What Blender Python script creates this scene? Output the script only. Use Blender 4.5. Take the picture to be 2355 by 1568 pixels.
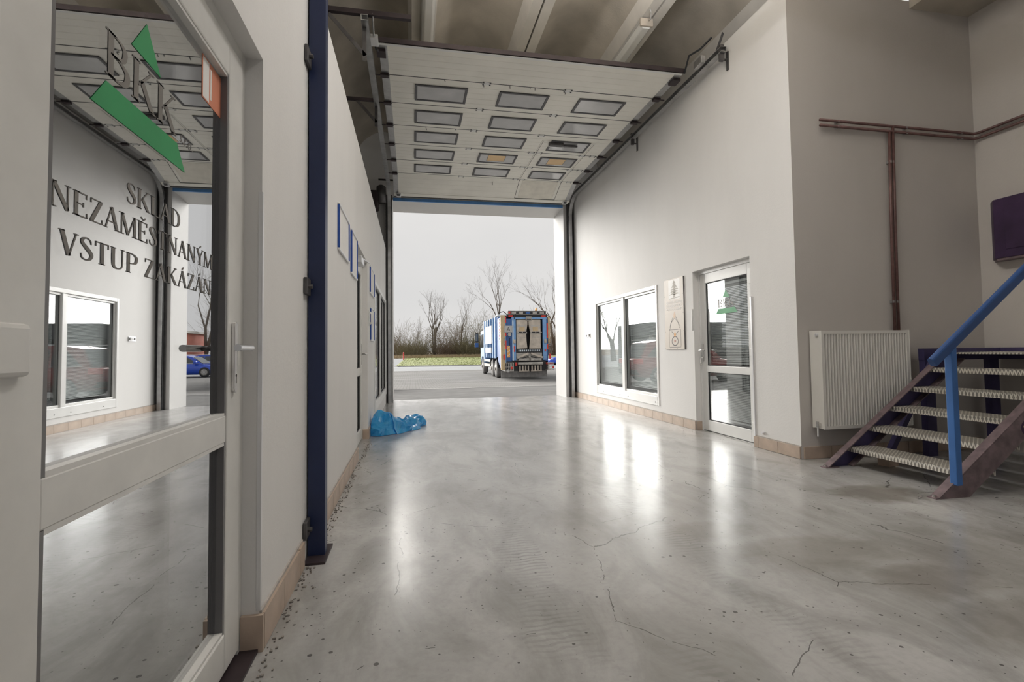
import bpy, math, random
import numpy as np
from mathutils import Vector, Matrix, noise as mnoise

for o in list(bpy.data.objects):
    bpy.data.objects.remove(o)
scene = bpy.context.scene
C = scene.collection
PI = math.pi
rnd = random.Random(7)

# ------------------------------------------------------------------ camera
YAW, PIT, ROL = math.radians(11.163), math.radians(2.263), math.radians(-0.746)
fw = Vector((math.sin(YAW) * math.cos(PIT), math.cos(YAW) * math.cos(PIT), math.sin(PIT)))
r0 = Vector((math.cos(YAW), -math.sin(YAW), 0))
u0 = r0.cross(fw)
rt = r0 * math.cos(ROL) + u0 * math.sin(ROL)
up = u0 * math.cos(ROL) - r0 * math.sin(ROL)
cam_d = bpy.data.cameras.new('camera')
cam = bpy.data.objects.new('camera', cam_d)
C.objects.link(cam)
M = Matrix.Identity(4)
for i in range(3):
    M[i][0], M[i][1], M[i][2] = rt[i], up[i], -fw[i]
M[2][3] = 1.08
cam.matrix_world = M
cam_d.sensor_width = 36.0
cam_d.lens = 1160.0 / 2355.0 * 36.0
cam_d.shift_y = -(784 - 759.65) / 2355.0
cam_d.clip_start = 0.02
cam_d.clip_end = 600
scene.camera = cam

# ------------------------------------------------------------------ world, sun, exposure
w = bpy.data.worlds.new('overcast_sky')
scene.world = w
w.use_nodes = True
nt = w.node_tree
nt.nodes.clear()
out = nt.nodes.new('ShaderNodeOutputWorld')
bg = nt.nodes.new('ShaderNodeBackground')
tc = nt.nodes.new('ShaderNodeTexCoord')
mp = nt.nodes.new('ShaderNodeMapping')
mp.inputs['Scale'].default_value = (1.2, 1.2, 3.2)
nz = nt.nodes.new('ShaderNodeTexNoise')
nz.inputs['Scale'].default_value = 2.0
nz.inputs['Detail'].default_value = 4.0
cr = nt.nodes.new('ShaderNodeValToRGB')
cr.color_ramp.elements[0].position = 0.3
cr.color_ramp.elements[0].color = (0.70, 0.695, 0.69, 1)
cr.color_ramp.elements[1].position = 0.75
cr.color_ramp.elements[1].color = (0.78, 0.765, 0.75, 1)
nt.links.new(tc.outputs['Generated'], mp.inputs['Vector'])
nt.links.new(mp.outputs['Vector'], nz.inputs['Vector'])
nt.links.new(nz.outputs['Fac'], cr.inputs['Fac'])
nt.links.new(cr.outputs['Color'], bg.inputs['Color'])
bg.inputs['Strength'].default_value = 0.375
nt.links.new(bg.outputs[0], out.inputs['Surface'])

sun_d = bpy.data.lights.new('veiled_sun', 'SUN')
sun_d.energy = 2.7
sun_d.angle = math.radians(50)
sun_d.color = (1.0, 0.97, 0.92)
sun = bpy.data.objects.new('veiled_sun', sun_d)
C.objects.link(sun)
sun.rotation_euler = Vector((0.75, -1.43, -0.70)).to_track_quat('-Z', 'Y').to_euler()
sun.location = (-20, 40, 15)

scene.view_settings.view_transform = 'Standard'
scene.view_settings.look = 'None'
scene.view_settings.exposure = 1.42
scene.view_settings.gamma = 1.0
scene.view_settings.use_curve_mapping = False

# ------------------------------------------------------------------ materials
def new_mat(name):
    m = bpy.data.materials.new(name)
    m.use_nodes = True
    return m, m.node_tree, m.node_tree.nodes['Principled BSDF']

def mat(name, col, rough=0.5, metal=0.0, var=0.08, scale=6.0, bump=0.0, bscale=80.0, spec=0.5, trans=0.0, coat=0.0, emit=None):
    m, t, b = new_mat(name)
    tcn = t.nodes.new('ShaderNodeTexCoord')
    n = t.nodes.new('ShaderNodeTexNoise')
    n.inputs['Scale'].default_value = scale
    n.inputs['Detail'].default_value = 5
    t.links.new(tcn.outputs['Object'], n.inputs['Vector'])
    rp = t.nodes.new('ShaderNodeValToRGB')
    a = [max(0, c * (1 - var)) for c in col]
    e = [min(1, c * (1 + var)) for c in col]
    rp.color_ramp.elements[0].position = 0.3
    rp.color_ramp.elements[1].position = 0.7
    rp.color_ramp.elements[0].color = (*a, 1)
    rp.color_ramp.elements[1].color = (*e, 1)
    t.links.new(n.outputs['Fac'], rp.inputs['Fac'])
    t.links.new(rp.outputs['Color'], b.inputs['Base Color'])
    b.inputs['Roughness'].default_value = rough
    b.inputs['Metallic'].default_value = metal
    b.inputs['Specular IOR Level'].default_value = spec
    b.inputs['Transmission Weight'].default_value = trans
    b.inputs['Coat Weight'].default_value = coat
    if emit:
        b.inputs['Emission Color'].default_value = (*emit[0], 1)
        b.inputs['Emission Strength'].default_value = emit[1]
    if bump > 0:
        n2 = t.nodes.new('ShaderNodeTexNoise')
        n2.inputs['Scale'].default_value = bscale
        n2.inputs['Detail'].default_value = 4
        t.links.new(tcn.outputs['Object'], n2.inputs['Vector'])
        bp = t.nodes.new('ShaderNodeBump')
        bp.inputs['Strength'].default_value = bump
        bp.inputs['Distance'].default_value = 0.01
        t.links.new(n2.outputs['Fac'], bp.inputs['Height'])
        t.links.new(bp.outputs['Normal'], b.inputs['Normal'])
    return m

def nd(t, kind, **kw):
    n = t.nodes.new(kind)
    for k, v in kw.items():
        setattr(n, k, v)
    return n

def mathn(t, op, a, b=None, clamp=False):
    n = t.nodes.new('ShaderNodeMath')
    n.operation = op
    n.use_clamp = clamp
    for i, s in enumerate((a, b)):
        if s is None:
            continue
        if isinstance(s, (int, float)):
            n.inputs[i].default_value = s
        else:
            t.links.new(s, n.inputs[i])
    return n.outputs[0]

def mixc(t, fac, a, b):
    n = t.nodes.new('ShaderNodeMix')
    n.data_type = 'RGBA'
    if isinstance(fac, (int, float)):
        n.inputs[0].default_value = fac
    else:
        t.links.new(fac, n.inputs[0])
    for i, s in ((6, a), (7, b)):
        if isinstance(s, tuple):
            n.inputs[i].default_value = (*s, 1)
        else:
            t.links.new(s, n.inputs[i])
    return n.outputs[2]

def noise_out(t, vec, scale, detail=4, rough=0.5, dist=0.0):
    n = t.nodes.new('ShaderNodeTexNoise')
    n.inputs['Scale'].default_value = scale
    n.inputs['Detail'].default_value = detail
    n.inputs['Roughness'].default_value = rough
    n.inputs['Distortion'].default_value = dist
    t.links.new(vec, n.inputs['Vector'])
    return n.outputs['Fac']

def ramp(t, fac, p0, p1, c0=(0, 0, 0), c1=(1, 1, 1)):
    r = t.nodes.new('ShaderNodeValToRGB')
    r.color_ramp.elements[0].position = p0
    r.color_ramp.elements[1].position = p1
    r.color_ramp.elements[0].color = (*c0, 1)
    r.color_ramp.elements[1].color = (*c1, 1)
    t.links.new(fac, r.inputs['Fac'])
    return r.outputs['Color']

def mapping(t, vec, scale=(1, 1, 1), loc=(0, 0, 0), rot=(0, 0, 0)):
    m = t.nodes.new('ShaderNodeMapping')
    m.inputs['Scale'].default_value = scale
    m.inputs['Location'].default_value = loc
    m.inputs['Rotation'].default_value = rot
    t.links.new(vec, m.inputs['Vector'])
    return m.outputs['Vector']

def floor_material():
    m, t, b = new_mat('polished_concrete')
    co = t.nodes.new('ShaderNodeTexCoord').outputs['Object']
    big = noise_out(t, co, 0.55, 5, 0.6)
    mid = noise_out(t, mapping(t, co, (1.0, 0.45, 1)), 3.2, 6, 0.65, 0.6)
    fine = noise_out(t, co, 34, 4, 0.6)
    c = mixc(t, ramp(t, big, 0.35, 0.68), (0.39, 0.385, 0.375), (0.53, 0.525, 0.515))
    c = mixc(t, mathn(t, 'MULTIPLY', ramp(t, mid, 0.42, 0.68), 0.7), c, (0.23, 0.223, 0.212))
    c = mixc(t, mathn(t, 'MULTIPLY', ramp(t, fine, 0.45, 0.75), 0.25), c, (0.27, 0.265, 0.255))
    # pits
    v = nd(t, 'ShaderNodeTexVoronoi')
    v.inputs['Scale'].default_value = 17
    t.links.new(co, v.inputs['Vector'])
    wn = noise_out(t, co, 5, 2)
    thr = mathn(t, 'MULTIPLY', ramp(t, wn, 0.36, 0.70), 0.17)
    pit = mathn(t, 'LESS_THAN', v.outputs['Distance'], thr)
    v3 = nd(t, 'ShaderNodeTexVoronoi')
    v3.inputs['Scale'].default_value = 36
    t.links.new(co, v3.inputs['Vector'])
    pit2 = mathn(t, 'LESS_THAN', v3.outputs['Distance'], mathn(t, 'MULTIPLY', ramp(t, noise_out(t, co, 9, 2), 0.44, 0.75), 0.2))
    pits = mathn(t, 'MAXIMUM', pit, pit2)
    # hairline cracks, broken up by a mask
    wob = mixc(t, 0.06, co, nd_color(t, co, 7.0))
    v2 = nd(t, 'ShaderNodeTexVoronoi')
    v2.feature = 'DISTANCE_TO_EDGE'
    v2.inputs['Scale'].default_value = 0.95
    t.links.new(wob, v2.inputs['Vector'])
    crack = mathn(t, 'LESS_THAN', v2.outputs['Distance'], 0.0017)
    cmask = mathn(t, 'GREATER_THAN', noise_out(t, co, 2.6, 3), 0.53)
    crack = mathn(t, 'MULTIPLY', crack, cmask)
    dark = mathn(t, 'MAXIMUM', pits, crack)
    c = mixc(t, mathn(t, 'MULTIPLY', dark, 0.8), c, (0.06, 0.058, 0.055))
    # tyre tracks: two wavy lanes of tread running towards the gate
    sx = nd(t, 'ShaderNodeSeparateXYZ')
    t.links.new(co, sx.inputs[0])
    lane_noise = noise_out(t, mapping(t, co, (0.2, 0.3, 1)), 1.2, 2)
    lanes = None
    for x0, wd in ((0.55, 0.13), (0.98, 0.10), (1.5, 0.11)):
        dx = mathn(t, 'SUBTRACT', mathn(t, 'ADD', sx.outputs[0], mathn(t, 'MULTIPLY', lane_noise, 0.8)), x0 + 0.4)
        inl = mathn(t, 'LESS_THAN', mathn(t, 'ABSOLUTE', dx), wd)
        lanes = inl if lanes is None else mathn(t, 'MAXIMUM', lanes, inl)
    wv = nd(t, 'ShaderNodeTexWave')
    wv.inputs['Scale'].default_value = 9
    wv.inputs['Distortion'].default_value = 6.0
    wv.inputs['Detail'].default_value = 3
    wv.bands_direction = 'Y'
    t.links.new(co, wv.inputs['Vector'])
    wv2 = nd(t, 'ShaderNodeTexWave')
    wv2.inputs['Scale'].default_value = 8
    wv2.inputs['Distortion'].default_value = 1.0
    wv2.bands_direction = 'X'
    t.links.new(co, wv2.inputs['Vector'])
    tread = mathn(t, 'MULTIPLY', ramp(t, wv.outputs['Fac'], 0.5, 0.8), lanes)
    tread = mathn(t, 'MULTIPLY', tread, ramp(t, noise_out(t, mapping(t, co, (1, .5, 1)), 2.4, 4), 0.48, 0.7))
    c = mixc(t, mathn(t, 'MULTIPLY', tread, 0.45), c, (0.16, 0.155, 0.15))
    # oil stain near the stair and scattered dull stains
    def blob(x, y, rx, ry, soft=0.5):
        q = mapping(t, co, (1 / rx, 1 / ry, 1), (-x / rx, -y / ry, 0))
        g = nd(t, 'ShaderNodeTexGradient')
        g.gradient_type = 'SPHERICAL'
        nn = t.nodes.new('ShaderNodeTexNoise')
        nn.inputs['Scale'].default_value = 1.5
        nn.inputs['Detail'].default_value = 5
        t.links.new(q, nn.inputs['Vector'])
        q2 = nd(t, 'ShaderNodeMix')
        q2.data_type = 'VECTOR'
        q2.inputs[0].default_value = 0.25
        t.links.new(q, q2.inputs[4])
        sub = nd(t, 'ShaderNodeVectorMath')
        sub.operation = 'SUBTRACT'
        t.links.new(nn.outputs['Color'], sub.inputs[0])
        sub.inputs[1].default_value = (0.5, 0.5, 0.5)
        sc = nd(t, 'ShaderNodeVectorMath')
        sc.operation = 'MULTIPLY_ADD'
        t.links.new(sub.outputs[0], sc.inputs[0])
        sc.inputs[1].default_value = (1.1, 1.1, 0)
        t.links.new(q, sc.inputs[2])
        t.links.new(sc.outputs[0], g.inputs['Vector'])
        return ramp(t, g.outputs['Fac'], 0.02, soft)
    for (x, y, rx, ry, k) in ((3.36, 3.15, 0.42, 0.26, 0.75), (2.1, 2.35, 0.55, 0.25, 0.45), (2.35, 1.95, 0.35, 0.2, 0.5), (3.0, 2.0, 0.9, 0.6, 0.3),
                              (0.25, 6.6, 0.9, 0.35, 0.4), (1.2, 3.0, 0.5, 0.4, 0.25), (2.4, 1.5, 0.5, 0.3, 0.4), (1.0, 1.8, 0.5, 0.4, 0.2), (0.3, 3.8, 0.35, 0.5, 0.25), (3.6, 1.6, 0.9, 0.5, 0.4), (2.9, 1.2, 0.4, 0.3, 0.4), (1.75, 2.75, 0.35, 0.18, 0.35)):
        c = mixc(t, mathn(t, 'MULTIPLY', blob(x, y, rx, ry), k), c, (0.17, 0.15, 0.125))
    t.links.new(c, b.inputs['Base Color'])
    rg = mathn(t, 'ADD', mathn(t, 'MULTIPLY', noise_out(t, mapping(t, co, (1, .4, 1)), 2.2, 4, 0.6), 0.16), 0.14)
    rg = mathn(t, 'MINIMUM', rg, 0.265)
    t.links.new(rg, b.inputs['Roughness'])
    b.inputs['Specular IOR Level'].default_value = 0.58
    h = mathn(t, 'SUBTRACT', mathn(t, 'MULTIPLY', fine, 0.15), mathn(t, 'MULTIPLY', dark, 0.8))
    h = mathn(t, 'ADD', h, mathn(t, 'MULTIPLY', big, 0.5))
    bp = t.nodes.new('ShaderNodeBump')
    bp.inputs['Strength'].default_value = 0.22
    bp.inputs['Distance'].default_value = 0.012
    t.links.new(h, bp.inputs['Height'])
    t.links.new(bp.outputs['Normal'], b.inputs['Normal'])
    return m

def nd_color(t, vec, scale):
    n = t.nodes.new('ShaderNodeTexNoise')
    n.inputs['Scale'].default_value = scale
    n.inputs['Detail'].default_value = 4
    t.links.new(vec, n.inputs['Vector'])
    return n.outputs['Color']

def plaster(name, col, marks=0.25):
    m, t, b = new_mat(name)
    co = t.nodes.new('ShaderNodeTexCoord').outputs['Object']
    a = noise_out(t, mapping(t, co, (1, 1, 0.35)), 1.3, 5, 0.6)
    c = mixc(t, ramp(t, a, 0.3, 0.75), tuple(x * 0.93 for x in col), col)
    s = noise_out(t, mapping(t, co, (3, 3, 1.1), rot=(0.5, 0.3, 0)), 3.0, 6, 0.75, 1.2)
    c = mixc(t, mathn(t, 'MULTIPLY', ramp(t, s, 0.68, 0.76), marks), c, (0.35, 0.31, 0.27))
    t.links.new(c, b.inputs['Base Color'])
    b.inputs['Roughness'].default_value = 0.62
    b.inputs['Specular IOR Level'].default_value = 0.3
    bp = t.nodes.new('ShaderNodeBump')
    bp.inputs['Strength'].default_value = 0.12
    bp.inputs['Distance'].default_value = 0.01
    t.links.new(noise_out(t, co, 55, 5, 0.6), bp.inputs['Height'])
    t.links.new(bp.outputs['Normal'], b.inputs['Normal'])
    return m

def glass(name, refl, tint, rough=0.008):
    """coated glazing: part mirror, part see-through"""
    m = bpy.data.materials.new(name)
    m.use_nodes = True
    t = m.node_tree
    t.nodes.clear()
    o = t.nodes.new('ShaderNodeOutputMaterial')
    g = t.nodes.new('ShaderNodeBsdfGlossy')
    g.inputs['Color'].default_value = (0.93, 0.94, 0.95, 1)
    g.inputs['Roughness'].default_value = rough
    tr = t.nodes.new('ShaderNodeBsdfTransparent')
    tr.inputs['Color'].default_value = (*tint, 1)
    mx = t.nodes.new('ShaderNodeMixShader')
    mx.inputs[0].default_value = refl
    t.links.new(tr.outputs[0], mx.inputs[1])
    t.links.new(g.outputs[0], mx.inputs[2])
    t.links.new(mx.outputs[0], o.inputs['Surface'])
    return m

def paver_material():
    m, t, b = new_mat('block_paving')
    co = t.nodes.new('ShaderNodeTexCoord').outputs['Object']
    br = t.nodes.new('ShaderNodeTexBrick')
    br.inputs['Scale'].default_value = 1.0
    br.inputs['Brick Width'].default_value = 0.24
    br.inputs['Row Height'].default_value = 0.24
    br.inputs['Mortar Size'].default_value = 0.012
    br.inputs['Color1'].default_value = (0.235, 0.23, 0.222, 1)
    br.inputs['Color2'].default_value = (0.205, 0.20, 0.193, 1)
    br.inputs['Mortar'].default_value = (0.12, 0.117, 0.11, 1)
    t.links.new(co, br.inputs['Vector'])
    n = noise_out(t, mapping(t, co, (0.25, 1.2, 1)), 0.5, 5, 0.6)
    c = mixc(t, mathn(t, 'MULTIPLY', ramp(t, n, 0.52, 0.72), 0.55), br.outputs['Color'], (0.38, 0.375, 0.37))
    t.links.new(c, b.inputs['Base Color'])
    b.inputs['Roughness'].default_value = 0.95
    b.inputs['Specular IOR Level'].default_value = 0.15
    return m

def diamond_material():
    m, t, b = new_mat('chequer_plate')
    co = t.nodes.new('ShaderNodeTexCoord').outputs['Object']
    h = None
    for ang in (0.7, -0.7):
        wv = nd(t, 'ShaderNodeTexWave')
        wv.inputs['Scale'].default_value = 14
        wv.bands_direction = 'Y'
        t.links.new(mapping(t, co, (1, 1, 1), rot=(ang, 0.5, ang)), wv.inputs['Vector'])
        h = wv.outputs['Fac'] if h is None else mathn(t, 'MAXIMUM', h, wv.outputs['Fac'])
    h = ramp(t, h, 0.55, 0.85)
    c = mixc(t, h, (0.30, 0.28, 0.25), (0.80, 0.76, 0.68))
    t.links.new(c, b.inputs['Base Color'])
    b.inputs['Metallic'].default_value = 0.55
    b.inputs['Roughness'].default_value = 0.38
    bp = t.nodes.new('ShaderNodeBump')
    bp.inputs['Strength'].default_value = 0.7
    bp.inputs['Distance'].default_value = 0.006
    t.links.new(h, bp.inputs['Height'])
    t.links.new(bp.outputs['Normal'], b.inputs['Normal'])
    return m

MT = dict(
    floor=floor_material(),
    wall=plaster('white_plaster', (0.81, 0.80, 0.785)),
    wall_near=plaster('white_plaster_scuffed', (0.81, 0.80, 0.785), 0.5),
    wall_hall=plaster('shaded_plaster', (0.60, 0.565, 0.53), 0.1),  # plaster darkened in colour to keep these walls dim
    concrete=mat('rough_concrete', (0.52, 0.475, 0.405), 0.85, var=0.22, scale=1.4, bump=0.25, bscale=40),
    rib=mat('whitewashed_concrete', (0.72, 0.69, 0.64), 0.7, var=0.08, scale=3, bump=0.15),
    upvc=mat('white_upvc', (0.80, 0.80, 0.785), 0.32, var=0.03, scale=3),
    upvc_near=mat('pearl_aluminium', (0.72, 0.715, 0.69), 0.36, var=0.05, scale=9, metal=0.0),
    rubber=mat('black_rubber', (0.03, 0.03, 0.033), 0.6),
    steel=mat('brushed_steel', (0.72, 0.71, 0.70), 0.26, 1.0, var=0.05),
    galv=mat('galvanised_steel', (0.50, 0.50, 0.50), 0.4, 0.9, var=0.15, scale=10),
    darksteel=mat('dark_weathered_steel', (0.12, 0.115, 0.115), 0.5, 0.5, var=0.25, scale=8),
    brownsteel=mat('primed_dark_steel', (0.045, 0.032, 0.036), 0.5, 0.3, var=0.2),
    blue=mat('navy_enamel', (0.014, 0.026, 0.085), 0.4, var=0.12, scale=5),
    blue_bright=mat('blue_enamel', (0.13, 0.33, 0.70), 0.38, var=0.1),
    blue_frame=mat('anodised_blue', (0.03, 0.09, 0.36), 0.3, 0.3),
    silver=mat('silver_profile', (0.76, 0.76, 0.77), 0.3, 0.6, var=0.04),
    paper=mat('white_paper', (0.82, 0.81, 0.79), 0.7, var=0.03),
    panel=mat('ivory_panel_skin', (0.86, 0.84, 0.77), 0.42, var=0.07, scale=1.6),
    panel_dirty=mat('soiled_panel_skin', (0.76, 0.725, 0.64), 0.5, var=0.10, scale=6),
    pane_panel=mat('acrylic_glazing', (0.50, 0.50, 0.505), 0.12, var=0.15, scale=2.2, spec=0.9),
    pane_tan=mat('tan_paper', (0.78, 0.56, 0.32), 0.7, var=0.05),
    frame_dark=mat('dark_grey_plastic', (0.085, 0.083, 0.088), 0.45),
    tile=mat('beige_skirting_tile', (0.50, 0.395, 0.315), 0.42, var=0.12, scale=9, bump=0.05),
    grout=mat('grey_mortar', (0.45, 0.42, 0.39), 0.9, var=0.15, scale=30, bump=0.3),
    mirror_glass=glass('reflective_door_glass', 0.66, (0.75, 0.76, 0.77), 0.01),
    win_glass=glass('reflective_window_glass', 0.21, (0.92, 0.94, 0.94)),
    letter=mat('grey_vinyl', (0.21, 0.195, 0.18), 0.5),
    bead=mat('shaded_bead', (0.16, 0.155, 0.16), 0.4),  # dark colour stands for the shade on the upright beads
    letter_light=mat('frosted_vinyl', (0.30, 0.285, 0.27), 0.6),
    green=mat('green_vinyl', (0.03, 0.32, 0.11), 0.45),
    orange=mat('orange_sticker', (0.68, 0.25, 0.15), 0.5),
    blind=mat('grey_blind_slat', (0.72, 0.72, 0.71), 0.45, var=0.04),
    office=mat('office_paint', (0.45, 0.45, 0.44), 0.8),
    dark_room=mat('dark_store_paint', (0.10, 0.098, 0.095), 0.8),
    bag=None,
    radiator=mat('cream_enamel', (0.76, 0.745, 0.70), 0.35, var=0.03),
    pipe=mat('oxide_painted_pipe', (0.13, 0.065, 0.058), 0.45, var=0.3, scale=14),
    violet=mat('dark_violet_cabinet', (0.045, 0.022, 0.065), 0.5, var=0.3, scale=4),
    chequer=diamond_material(),
    stair_blue=mat('stair_blue_enamel', (0.045, 0.15, 0.42), 0.42, var=0.1),
    stair_rail=mat('handrail_shaded_enamel', (0.03, 0.085, 0.25), 0.42, var=0.12),  # darker copy of the stair blue; the rail's shade is in the colour
    stair_navy=mat('stair_dark_enamel', (0.055, 0.045, 0.12), 0.5, var=0.25, scale=7),
    stair_brown=mat('stair_worn_enamel', (0.19, 0.14, 0.15), 0.5, 0.2, var=0.3, scale=14),
    sign=mat('beige_sign_board', (0.58, 0.515, 0.44), 0.45, var=0.03),
    sign_white=mat('sign_white', (0.86, 0.85, 0.83), 0.5, var=0.02),
    sign_grey=mat('sign_grey_print', (0.47, 0.44, 0.39), 0.6, var=0.03),
    sign_dark=mat('sign_dark_print', (0.12, 0.11, 0.11), 0.6),
    sign_orange=mat('sign_orange_print', (0.85, 0.42, 0.12), 0.6),
    sign_peach=mat('sign_peach_print', (0.82, 0.62, 0.46), 0.6),
    sign_red=mat('sign_red_print', (0.6, 0.15, 0.10), 0.6),
    lamp_grey=mat('lamp_housing', (0.55, 0.54, 0.52), 0.5),
    lamp_diff=mat('lamp_diffuser', (0.84, 0.84, 0.82), 0.25, var=0.03, spec=0.6),
    asphalt=mat('asphalt', (0.16, 0.158, 0.155), 0.95, var=0.16, scale=2.5, bump=0.3, bscale=90, spec=0.15),
    asphalt_light=mat('pale_road', (0.34, 0.35, 0.36), 0.9, var=0.08, scale=0.7, spec=0.2),
    paver=paver_material(),
    kerb=mat('kerb_stone', (0.52, 0.51, 0.49), 0.8, var=0.1),
    soil=mat('bare_soil', (0.22, 0.17, 0.12), 0.95, var=0.3, scale=3),
    grass=mat('winter_grass', (0.30, 0.33, 0.13), 0.9, var=0.3, scale=0.9),
    grass_dry=mat('dry_grass', (0.42, 0.33, 0.21), 0.9, var=0.25, scale=3),
    bark=mat('grey_bark', (0.17, 0.145, 0.125), 0.9, var=0.2),
    bark_brown=mat('brown_bark', (0.20, 0.15, 0.105), 0.9, var=0.25),
    bark_green=mat('olive_bark', (0.19, 0.17, 0.10), 0.9, var=0.25),
    red=mat('red_plastic', (0.75, 0.06, 0.05), 0.45),
    car_red=mat('dark_red_paint', (0.30, 0.045, 0.04), 0.25, 0.2, coat=0.8),
    car_blue=mat('bright_blue_paint', (0.02, 0.09, 0.62), 0.25, 0.1, coat=0.8),
    car_silver=mat('silver_paint', (0.55, 0.60, 0.64), 0.3, 0.4, coat=0.6),
    car_glass=mat('tinted_car_glass', (0.05, 0.06, 0.065), 0.08, spec=0.9),
    tyre=mat('tyre_rubber', (0.045, 0.045, 0.047), 0.8),
    tyre_dusty=mat('dusty_tyre', (0.20, 0.195, 0.19), 0.85, var=0.2),
    chrome=mat('chrome', (0.8, 0.8, 0.8), 0.15, 1.0),
    tail_red=mat('tail_lamp_red', (0.75, 0.05, 0.04), 0.25),
    truck_blue=mat('truck_blue', (0.04, 0.125, 0.36), 0.42, var=0.15, scale=3),
    truck_light=mat('truck_light_blue', (0.19, 0.37, 0.66), 0.42, var=0.1),
    truck_pale=mat('truck_pale_stripe', (0.62, 0.68, 0.73), 0.5, var=0.1),
    truck_tan=mat('truck_tan', (0.55, 0.42, 0.25), 0.55, var=0.12),
    truck_grey=mat('truck_grey_steel', (0.40, 0.38, 0.35), 0.5, 0.2, var=0.3, scale=6),
    truck_lid=mat('dirty_white_lid', (0.52, 0.46, 0.39), 0.6, var=0.2, scale=4),
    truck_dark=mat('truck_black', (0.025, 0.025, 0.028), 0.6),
    truck_white=mat('truck_white', (0.46, 0.455, 0.44), 0.5, var=0.08),
    brick=mat('red_brick_wall', (0.42, 0.13, 0.09), 0.8, var=0.15),
    building=mat('dark_cladding', (0.12, 0.125, 0.13), 0.7, var=0.1),
    gravel=mat('grit', (0.24, 0.22, 0.20), 0.95, var=0.35, scale=40),
    window_dark=mat('dark_window', (0.06, 0.07, 0.08), 0.1, spec=0.8),
    clear_film=mat('clear_film', (0.62, 0.60, 0.57), 0.25),
)

def bag_material():
    m, t, b = new_mat('blue_polythene')
    co = t.nodes.new('ShaderNodeTexCoord').outputs['Object']
    n = noise_out(t, co, 9, 3, 0.6, 1.0)
    c = mixc(t, ramp(t, n, 0.35, 0.7), (0.03, 0.43, 0.86), (0.11, 0.60, 0.96))
    t.links.new(c, b.inputs['Base Color'])
    b.inputs['Roughness'].default_value = 0.24
    b.inputs['Specular IOR Level'].default_value = 0.9
    tl_ = t.nodes.new('ShaderNodeBsdfTranslucent')
    t.links.new(c, tl_.inputs['Color'])
    mx = t.nodes.new('ShaderNodeMixShader')
    mx.inputs[0].default_value = 0.42
    t.links.new(b.outputs[0], mx.inputs[1])
    t.links.new(tl_.outputs[0], mx.inputs[2])
    t.links.new(mx.outputs[0], t.nodes['Material Output'].inputs['Surface'])
    return m
MT['bag'] = bag_material()

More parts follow.
